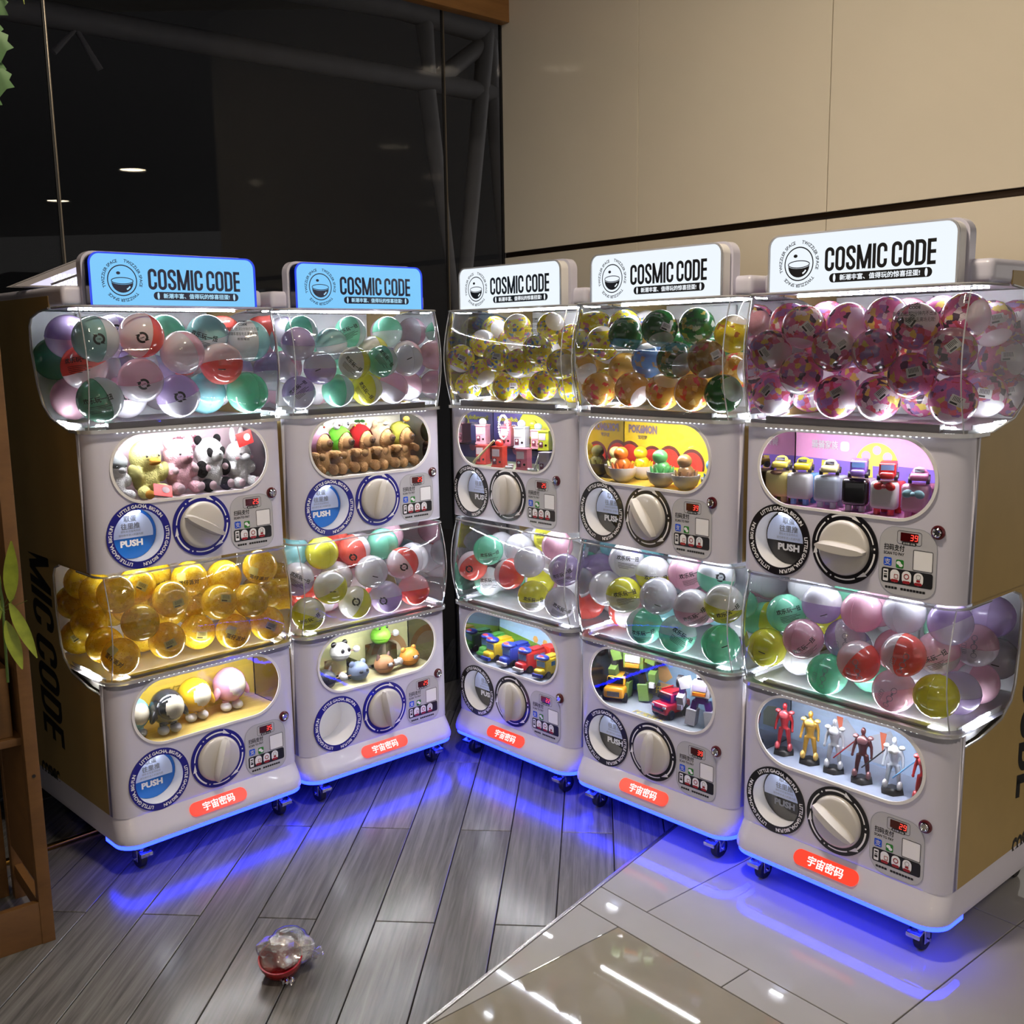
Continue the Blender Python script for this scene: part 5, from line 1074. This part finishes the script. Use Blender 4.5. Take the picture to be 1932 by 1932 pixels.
# cube cases with toy cars on top
def toycar(parent, g, kind, M, win):
    def f():
        b = MB()
        if kind == 'suv':
            b.box((0, 0, .024), (.050, .108, .026), bev=.007, seg=3); bmesh.ops.transform(b.bm, matrix=Matrix.Identity(4), verts=b.bm.verts[:]); q = MB().box((0, .008, .047), (.045, .070, .026), bev=.009, seg=3)
            me = q.mesh('q', 0); b.addmesh(me)
        elif kind == 'bus': b.box((0, .004, .034), (.048, .094, .052), bev=.006, seg=3).box((0, -.052, .020), (.040, .026, .024), bev=.009, seg=3)
        else: b.box((0, 0, .022), (.050, .100, .024), bev=.010, seg=3).sph((0, .004, .034), (.021, .030, .018))
        return b.mesh('car', 40)
    put('car_body', cached(('car', kind), f), g, parent, M)
    wm = cached('cwheel', lambda: MB().cyl((-.005, 0, 0), (.005, 0, 0), .0115, n=16).mesh('w'))
    for x in (-.024, .024):
        for y in (-.032, .034): put('wheel', wm, RUBBER, parent, M @ T(x, y, .0115))
    wd_ = cached(('win', kind), lambda: (MB().box((0, -.0275, .049), (.038, .006, .015), rot=RX(-.5)).box((-.0225, .010, .049), (.002, .05, .013)).box((.0225, .010, .049), (.002, .05, .013)) if kind == 'suv' else MB().box((0, -.0435, .046), (.036, .003, .018)).box((-.0243, .0, .044), (.0015, .022, .014)).box((-.0243, .03, .044), (.0015, .022, .014)).box((.0243, .0, .044), (.0015, .022, .014)).box((.0243, .03, .044), (.0015, .022, .014)) if kind == 'bus' else MB().box((0, -.022, .041), (.026, .004, .012), rot=RX(-.6))).mesh('win', 30))
    put('car_window', wd_, win, parent, M)
DKW = pm('dark_car_glass', (18, 20, 24), .1, coat=.6); BLW = pm('blue_car_glass', (110, 150, 200), .2, coat=.4)
CUBES = [(-.186, .056, (226, 214, 130), (226, 214, 130), 'pale yellow', 'brown_tuft'), (-.114, .056, (236, 236, 240), (96, 160, 214), 'white and blue', None), (-.035, .056, (206, 220, 236), (206, 220, 236), 'pale blue', None), (.045, .054, (20, 19, 22), (200, 196, 206), 'black', None), (.122, .054, (240, 238, 240), (206, 60, 60), 'white and red', 'bow'), (.202, .056, (240, 176, 206), (236, 150, 190), 'pink', 'bow2')]
CARS = [((226, 206, 90), 'pale yellow', 'car'), ((236, 206, 40), 'yellow', 'car'), ((232, 222, 160), 'cream', 'car'), ((140, 110, 196), 'purple', 'bus'), ((206, 48, 46), 'red', 'bus'), ((236, 140, 190), 'pink', 'car')]
for (u, d, c, c2, nm, x), (cc, cn, ck) in zip(CUBES, CARS):
    n_ = nm.replace(' ', '_'); p = thing('cube_case', f'{nm} rounded cube case on short feet under a {cn} toy car', 'case', at(4, 'U', u, d, .12), 'cube cases in the rightmost machine')
    g = pm('cube_' + n_, c, .25, coat=.6, var=.02); pt(p, 'face_shell', cached('cube', lambda: MB().box((0, 0, 0), (.066, .03, .068), bev=.013, seg=4).mesh('c', 50)), g, (0, -.016, .048), 1); pt(p, 'rear_shell', cached('cube2', lambda: MB().box((0, 0, 0), (.062, .05, .064), bev=.010, seg=3).mesh('c', 50)), pm('cube_' + n_ + '_rear', c2, .25, coat=.6), (0, .020, .048), 1)
    for sx in (-1, 1):
        for y in (-.016, .028): pt(p, 'foot', UC, pm('cube_' + n_ + '_rear', c2), (sx * .017, y, .008), (.008, .008, .016))
    if x == 'brown_tuft': pt(p, 'tuft', US, pm('brown_felt', (112, 84, 62), .6), (0, -.026, .078), (.018, .010, .006))
    if x and x[:3] == 'bow':
        bm_ = pm('bow_' + x, (206, 50, 44) if x == 'bow' else (150, 196, 206), .3, coat=.4)
        for sx in (-1, 1): pt(p, 'bow_loop', US, bm_, ((.006 if x == 'bow' else 0) + sx * .014, -.034, .072 if x == 'bow' else .060), (.013, .006, .010), RY(sx * .3))
        pt(p, 'bow_knot', US, bm_, (.006 if x == 'bow' else 0, -.037, .072 if x == 'bow' else .060), .006)
    q = thing('toy_car', f'{cn} toy {"bus" if ck == "bus" else "car"} on top of the {nm} cube case', 'toy car', at(4, 'U', u, d, .45, .0838), 'toy cars on the cube cases')
    toycar(q, pm('toycar_' + cn.replace(' ', '_'), cc, .25, coat=.6), ck, Matrix.Diagonal((.82, .74, .72, 1)), BLW if ck == 'bus' else DKW)
# toy vans with blue caps
VAN = [(-.095, .112, (100, 196, 84), 'green', 'green toy truck behind the yellow bus, its flap open', .1, 1.0), (-.055, .086, (240, 200, 40), 'yellow', 'yellow toy school bus with blue windows', -.05, 1.05), (.032, .084, (40, 66, 176), 'navy', 'dark blue toy police van with white nose', -.05, 1.05), (.114, .080, (190, 34, 40), 'red', 'red toy fire truck in front of the orange box', .0, 1.05), (.198, .078, (240, 214, 40), 'yellow', 'yellow toy digger at the right end of the window', .12, .95)]
CAPB = pm('cap_blue', (40, 60, 170), .3, coat=.5)
for u, d, c, nm, lb, yw, s_ in VAN:
    p = thing('toy_van', lb, 'toy car', at(2, 'L', u, d, yw) @ Matrix.Diagonal((s_, s_, s_, 1)), 'toy vans in the third machine')
    g = pm('van_' + nm, c, .3, coat=.5); toycar(p, g, 'bus', Matrix.Diagonal((1, .95, 1.12, 1)), BLW)
    pt(p, 'cap', US, CAPB, (0, -.030, .073), (.026, .022, .011)); pt(p, 'cap_badge', US, REDT, (0, -.040, .080), (.014, .008, .004)); pt(p, 'bumper', UB, WHITEP if nm in ('navy', 'red') else CAPB if nm == 'yellow' else g, (0, -.062, .014), (.042, .014, .012)); pt(p, 'roof_rack', UX, g, (0, .02, .0705), (.034, .05, .006))
    if lb.startswith('green'): pt(p, 'side_flap', UX, g, (.034, .012, .055), (.03, .036, .003), RY(.5))
p = thing('toy_crate', 'orange-red toy crate behind the red fire truck', 'toy', at(2, 'L', .215, .150, -.2, .0)); pt(p, 'crate', UX, pm('crate_red', (222, 66, 44), .35), (0, 0, .065), (.06, .04, .026)); pt(p, 'lift_post', UX, pm('crate_red', (222, 66, 44), .35), (0, .005, .026), (.016, .016, .052))
p = thing('yellow_slide', 'tall yellow printed board standing behind the digger', 'toy', at(2, 'L', .275, .155, -.1)); pt(p, 'board', UX, pm('slide_yellow', (240, 206, 70), .35), (0, 0, .05), (.075, .006, .10))
# cars and robots
p = thing('toy_suv', 'yellow toy off-road car with black windscreen', 'toy car', at(3, 'L', -.15, .078, .42, 0, .195) @ Matrix.Diagonal((1.35, .95, 1.35, 1))); toycar(p, pm('suv_yellow', (236, 166, 44), .2, coat=.7), 'suv', Matrix.Identity(4), DKW); pt(p, 'grille', UX, pm('chrome', (0, 0, 0)), (0, -.0545, .022), (.03, .003, .012))
for s in (-1, 1): pt(p, 'roof_rail', UX, DKW, (s * .018, .008, .0615), (.002, .05, .003))
p = thing('toy_suv', 'red toy estate car with roof rails', 'toy car', at(3, 'L', .092, .078, -.12) @ Matrix.Diagonal((1.3, 1.0, 1.3, 1))); toycar(p, pm('suv_red', (200, 34, 38), .2, coat=.7), 'suv', Matrix.Identity(4), DKW); pt(p, 'grille', UX, DKW, (0, -.0545, .024), (.034, .003, .006))
for s in (-1, 1): pt(p, 'roof_rail', UX, pm('suv_red', (0, 0, 0)), (s * .018, .008, .0615), (.002, .05, .003)); pt(p, 'headlamp', UX, WHITEP, (s * .019, -.053, .030), (.009, .004, .005))
def robot(u, d, cs, label, sc, yaw):
    a, b_, c_ = [pm('robot_' + n, c, .35, coat=.3) for n, c in cs]; p = thing('toy_robot', label, 'toy robot', at(3, 'L', u, d, yaw, .004) @ Matrix.Diagonal((sc, sc, sc, 1)))
    for s in (-1, 1):
        pt(p, 'lower_leg', UX, a, (s * .030, 0, .026), (.032, .036, .050), RY(-s * .12)); pt(p, 'thigh', UX, b_, (s * .022, 0, .062), (.018, .020, .030), RY(-s * .25)); pt(p, 'shoulder', UX, a, (s * .052, 0, .128), (.030, .034, .032), RY(s * .3)); pt(p, 'upper_arm', UX, b_, (s * .060, -.004, .102), (.016, .018, .032)); pt(p, 'forearm', UX, a, (s * .060, -.014, .076), (.022, .028, .036), RX(.3)); pt(p, 'fist', UB, c_, (s * .060, -.024, .056), .016); pt(p, 'wheel', UC, RUBBER, (s * .074, .014, .124), (.020, .020, .014), RY(PI / 2)); pt(p, 'ankle_wheel', UC, RUBBER, (s * .052, .0, .040), (.018, .018, .010), RY(PI / 2)); pt(p, 'hub', UC, c_, (s * .0815, .014, .124), (.009, .009, .002), RY(PI / 2))
    pt(p, 'pelvis', UX, b_, (0, 0, .080), (.034, .024, .018)); pt(p, 'torso', UX, a, (0, 0, .116), (.060, .036, .046)); pt(p, 'chest_plate', UX, c_, (0, -.020, .124), (.044, .010, .020)); pt(p, 'chest_bar', UX, pm('robot_orange', (236, 130, 40), .35), (0, -.026, .106), (.040, .008, .010)); pt(p, 'head', UB, c_, (0, -.002, .150), (.026, .024, .024)); pt(p, 'visor', UX, DKW, (0, -.014, .151), (.020, .003, .006))
robot(-.050, .105, (('olive', (106, 136, 66)), ('black', (34, 34, 38)), ('silver', (200, 206, 204))), 'olive green toy robot standing between the yellow and red cars', 1.12, .35)
robot(.205, .062, (('white', (228, 226, 236)), ('violet', (110, 60, 160)), ('lavender', (196, 186, 220))), 'white and purple toy robot at the right end of its window', .98, .3)
# plain jointed figurines on black hexagonal stands
def figure():
    b = MB()
    for s in (-1, 1):
        b.tube([(s * .010, 0, .066), (s * .015, -.001, .038), (s * .018, 0, .008)], 1, 8, taper=[.0092, .0074, .0052]); b.tube([(s * .017, -.002, .006), (s * .020, -.013, .005)], 1, 8, taper=[.0055, .0048])
        b.tube([(s * .017, 0, .108), (s * .025, .001, .088), (s * .028, -.006, .068)], 1, 8, taper=[.0068, .0052, .0042]); b.sph((s * .0285, -.008, .063), .0052, u=8, v=6)
    b.tube([(0, 0, .064), (0, 0, .076), (0, -.002, .098), (0, -.001, .112), (0, 0, .118)], 1, 10, taper=[.0125, .0115, .0165, .015, .006]); b.tube([(0, 0, .112), (0, 0, .124)], .0052, 8); b.sph((0, -.001, .131), (.0078, .009, .0105))
    return remesh(b, .0022, 'body', 2)
FIG = cached('fig', figure)
HEX = cached('hex', lambda: MB().cyl((0, 0, 0), (0, 0, .008), 1, .94, 6).mesh('hex', 20))
FG = [(-.160, .075, (176, 44, 54), 'red', None), (-.078, .070, (196, 150, 60), 'gold', None), (-.004, .066, (168, 170, 178), 'silver', (150, 30, 36)), (.078, .062, (74, 34, 38), 'dark brown', (24, 22, 26)), (.164, .060, (206, 214, 228), 'white', (110, 170, 226)), (.245, .050, (180, 40, 46), 'crimson', None)]
for u, d, c, nm, prop in FG:
    p = thing('figurine', f'plain {nm} jointed figurine on a black hexagonal stand', 'figurine', at(4, 'L', u, d, .25), 'figurines in the rightmost machine'); g = pm('figure_' + nm.replace(' ', '_'), c, .3, metal=.35, coat=.3)
    put('body', FIG, g, p, T(0, 0, .008) @ Matrix.Diagonal((.86, .86, .98, 1))); put('stand', HEX, RUBBER, p, RZ(.3) @ Matrix.Diagonal((.031, .031, 1, 1)))
    tr = pm('figure_trim_' + nm.replace(' ', '_'), tuple(min(255, v + 60) for v in c), .3, metal=.4)
    pt(p, 'chest_plate', US, tr, (0, -.010, .114), (.0135, .008, .012))
    for s in (-1, 1): pt(p, 'boot', US, tr, (s * .018, -.004, .020), (.0068, .010, .012)); pt(p, 'shoulder_pad', US, tr, (s * .019, 0, .120), (.008, .008, .006))
    if prop:
        g2 = pm('prop_' + nm.replace(' ', '_'), prop, .35, coat=.4); e = pt(p, 'staff', UC, g2, (.036, -.012, .078), (.0018, .0018, .10), RY(.75))
# ------------------------------------------------------------------ lit case on the leftmost machine, floor litter, planter
PU0 = TP[(0, 'U')]
p = thing('lit_display_case', 'slanted grey-framed lit case behind the leftmost sign', 'display case', PU0 @ T(-.14, .36, 1.6925)); fr = pm('case_grey', (150, 146, 150), .4)
def case_poly(k): return [(-.20, 0), (.26, 0), (.26, .092), (.02, .092)] if k == 0 else [(-.155, .004), (.245, .004), (.245, .076), (.022, .076)]
put('frame', cached('casef', lambda: MB().plate(case_poly(0), [case_poly(1)[::-1]], .03, FACE).mesh('f', 20, rec=True)), fr, p)
put('back_board', cached('caseb', lambda: MB().plate(case_poly(0), (), .004, T(0, .03, 0) @ FACE).mesh('f', 20, rec=True)), fr, p)
put('lit_panel', cached('casel', lambda: MB().plate(case_poly(1), (), .002, T(0, .024, 0) @ FACE).mesh('f', 0)), em('case_glow', (.84, .80, 1.0), 1.0), p)
b = MB()
b.box((.0, .012, .040), (.17, .006, .006), rot=RY(-.36)); put('inner_rail', b.mesh('rail', 20), fr, p)
b = MB()
for r_ in range(4):
    for k in range(9): b.cyl((-.07 + .014 * k + .007 * (r_ % 2), .021, .008 + .010 * r_), (-.07 + .014 * k + .007 * (r_ % 2), .0185, .008 + .010 * r_), .0052, n=8)
tag(put('lit_holes', b.mesh('holes', 0), em('case_dots', (1, 1, 1), 1.6), p), kind='stuff')

def crumple(seed, r, amp, sub=4):
    b = MB(); bmesh.ops.create_icosphere(b.bm, subdivisions=sub, radius=1); rn = random.Random(seed)
    pl = [(Vector((rn.gauss(0, 1), rn.gauss(0, 1), rn.gauss(0, 1))).normalized(), rn.uniform(-.2, .85)) for _ in range(46)]
    for v in b.bm.verts:
        d = v.co.normalized(); k = max(0, max(0.0, *[abs(d.dot(n) - o) < .06 and .5 or 0 for n, o in pl])) if 0 else 0
        s = 1 + amp * sum(math.sin(7 * d.dot(n) + 9 * o) for n, o in pl[:14]) / 6
        for n, o in pl[14:]:
            dd = d.dot(n)
            if dd > .80: s *= 1 - (dd - .80) * (.55 + o * .5)
        v.co = d * r * s; v.co.z = max(v.co.z * .86, -.60 * r)
    return b.mesh('film', 12)
W_ = thing('open_capsule', 'opened capsule with dark red half shell in crumpled clear film on the wood floor', 'capsule', T(-.577, 2.335, .0))
put('red_shell', MB().lathe([(0, -.001), (.030, .002), (.046, .016), (.053, .036), (.054, .046), (.050, .046), (.048, .034), (.040, .016), (0, .006)], 30).mesh('shell', 60), pm('dark_red_shell', (150, 12, 18), .25, coat=.6), W_, T(-.004, -.012, .004) @ RX(.30))
put('clear_half', MB().lathe([(.052, -.004), (.052, .004), (.048, .022), (.036, .038), (.018, .047), (0, .049)], 28).mesh('shell', 60), clear('clear_shell', (.95, .95, .96), .08, .05, milk=.05), W_, T(.008, .020, .046) @ RX(-.5))
put('film_wrap', crumple(3, .072, .22), FILM, W_, T(0, .004, .044))
def rag(seed, w, h):
    b = MB(); rn = random.Random(seed); n = 9; V = [[b.bm.verts.new((w * (x / n - .5) * (1 - .3 * y / n), .006 * rn.uniform(-1, 1) + .004 * math.sin(x * 2.1), h * y / n + .004 * rn.uniform(-1, 1))) for x in range(n + 1)] for y in range(n + 1)]
    for y in range(n):
        for x in range(n): b.bm.faces.new((V[y][x], V[y][x + 1], V[y + 1][x + 1], V[y + 1][x]))
    return b.mesh('rag', 12)
put('film_corner', rag(5, .03, .035), FILM, W_, T(.062, .0, .032) @ RY(1.1)); put('film_corner', rag(6, .04, .03), FILM, W_, T(.02, -.055, .008) @ RX(1.3))

OAK = grain('planter_wood', (92, 62, 32), (112, 78, 42), sc=(3, 3, 10), rough=0.5, bump=0.05)
LEAF = pm('yellow_green_leaf', (128, 142, 36), 0.45, var=0.25, scale=25, bump=0.2, bscale=60); IVY = pm('ivy_leaf', (72, 108, 62), 0.5, var=0.3, scale=20); STEM = pm('green_stem', (84, 110, 44), 0.6)
pd = Vector((-.785, -.62, 0)); pq = Matrix(((-pd.x, -pd.y * -1 * -1, 0, -1.203), (-pd.y, pd.x * -1 * -1, 0, 2.474), (0, 0, 1, 0), (0, 0, 0, 1)))
pq = T(-1.203, 2.474, 0) @ RZ(math.atan2(.62, .785))           # X towards the machines, Y away from the viewer
p = thing('plant_stand', 'tall amber wooden plant stand at the left edge, holding a trough', 'plant stand', pq)
put('post', MB().box((-.016, .015, .95), (.032, .03, 1.90), bev=.0015).cyl((-.014, -.001, .80), (-.014, .002, .80), .0036, n=10).mesh('post', 30), OAK, p)
put('bolt', MB().cyl((-.016, -.002, .868), (-.016, .001, .868), .0045, n=12).mesh('bolt'), RUBBER, p); put('bolt', MB().cyl((-.016, -.002, .455), (-.016, .001, .455), .0045, n=12).mesh('bolt'), RUBBER, p)
put('foot_board', MB().box((-.33, .012, .058), (.60, .02, .116), bev=.002).mesh('board', 20), OAK, p)
put('rear_post', MB().box((-.016, .30, .95), (.032, .03, 1.90), bev=.0015).mesh('post', 30), OAK, p); put('side_rail', MB().box((-.016, .157, .08), (.02, .26, .04)).box((-.016, .157, .60), (.02, .26, .03)).mesh('rail', 20), OAK, p)
put('shelf', MB().box((-.33, .157, .545), (.60, .27, .02), bev=.002).mesh('board', 20), OAK, p)
put('back_board', MB().box((-.62, .325, 1.15), (1.16, .02, 2.3), bev=.002).mesh('board', 20), OAK, p); put('side_light_blocker', MB().box((-.024, .165, 1.16), (.012, .30, 2.0), bev=.002).mesh('board', 20), OAK, p)  # boards added out of view to block light from the leftmost machine's side
p2 = thing('plant_trough', 'brown wooden trough with dark soil on the plant stand', 'planter', pq @ T(-.32, .16, .556))
put('box', MB().plate(rrect(.55, .24, .004), [rrect(.51, .20, .004)[::-1]], .178).box((0, 0, .006), (.54, .23, .01)).mesh('b', 20, rec=True), OAK, p2); tag(put('soil', MB().box((0, 0, .155), (.51, .20, .02)).mesh('soil', 0), pm('dark_soil', (24, 20, 18), .9, bump=1, bscale=80), p2), kind='stuff')
def leafmesh(L, W, curl, fold=.25):
    b = MB(); n = 10; V = []
    for k in range(n + 1):
        t = k / n; w = W * math.sin(PI * min(1, t * .96 + .02)) ** .8 * (1 - .35 * t); z = curl * t * t
        V.append([b.bm.verts.new(v) for v in ((-w, L * t, z + w * fold), (0, L * t, z), (w, L * t, z + w * fold))])
    for A, B in zip(V, V[1:]):
        for j in range(2): b.bm.faces.new((A[j], A[j + 1], B[j + 1], B[j]))
    return b.mesh('leaf', 60)
def ray_leaf(parent, base_, tip, W, mat, face=Vector((.35, -.9, .25)), curl=0.0):
    a, t = Vector(base_), Vector(tip); y = (t - a); L = y.length; y.normalize(); x = y.cross(face).normalized(); z = x.cross(y)
    M = Matrix(((x.x, y.x, z.x, a.x), (x.y, y.y, z.y, a.y), (x.z, y.z, z.z, a.z), (0, 0, 0, 1)))
    put('leaf', leafmesh(L, W, curl), mat, parent, parent.matrix_world.inverted() @ M)
g = thing('leafy_plant', 'yellow-green broad-leaved plant growing from the trough at the left edge', 'plant', T(-1.245, 2.44, .72)); bpy.context.view_layer.update()
put('stem', MB().tube([(0, 0, -.01), (.006, -.006, .10), (.012, -.012, .20), (.004, -.012, .29)], .0035, 8).mesh('stem'), STEM, g)
for ba, ti, w in (((-1.212, 2.425, .915), (-1.198, 2.43, 1.066), .020), ((-1.215, 2.425, .915), (-1.160, 2.425, .776), .017), ((-1.228, 2.425, .87), (-1.196, 2.42, .750), .019), ((-1.235, 2.43, .92), (-1.285, 2.40, .80), .018), ((-1.235, 2.43, .95), (-1.27, 2.42, 1.06), .016), ((-1.235, 2.43, .90), (-1.32, 2.41, .97), .016)): ray_leaf(g, ba, ti, w, LEAF, curl=.008)
bl = MB()
for a_, t_ in (((-.02, 0, .16), (.075, -.02, .20)), ((0, 0, .17), (.04, -.01, .235)), ((-.05, 0, .13), (.05, -.02, .21)), ((-.04, 0, .22), (.02, -.02, .17))): bl.tube([a_, t_], .0008, 4)
put('grass_blades', bl.mesh('blades'), STEM, g)
def ivyleaf():
    pts = [(0, 0), (.010, -.004), (.026, .004), (.021, .016), (.030, .028), (.016, .034), (0, .056), (-.016, .034), (-.030, .028), (-.021, .016), (-.026, .004), (-.010, -.004)]
    b = MB(); b.plate(pts); bmesh.ops.subdivide_edges(b.bm, edges=b.bm.edges[:], cuts=1)
    for v in b.bm.verts: v.co.z = -.25 * abs(v.co.x) - 3 * v.co.y ** 2
    return b.mesh('leaf', 60)
IV = ivyleaf()
v = thing('hanging_ivy', 'strand of green ivy hanging at the top left edge', 'plant', T(-1.15, 2.45, 2.30)); bpy.context.view_layer.update()
put('vine', MB().tube([(.0, .02, .35), (-.01, .02, .1), (-.005, .015, -.1), (-.02, .01, -.27)], .003, 6).mesh('vine'), STEM, v)
for k, (x, z, a) in enumerate(((.03, -.045, 2.9), (.022, -.10, 2.7), (.030, -.13, 3.3), (.018, -.18, 2.6), (.026, -.205, 3.1), (.008, -.24, 2.9), (.0, .02, 3.0), (.022, .045, 2.6), (-.03, -.08, 3.6), (-.03, -.16, 3.4), (-.02, -.27, 3.2), (-.02, .1, 3.3))):
    put('leaf', IV, IVY, v, T(x - .012, -.01 * (k % 3), z + .04) @ RZ(.35) @ RX(PI / 2 - .2) @ RZ(a) @ Matrix.Diagonal((1.15, 1.15, 1.15, 1)))
put('tendril', MB().tube([(.045, 0, .06), (.07, -.01, .03), (.085, -.01, -.005), (.088, -.01, -.03)], .0045, 6, taper=[1, .9, .6, .2]).mesh('t'), LEAF, v)
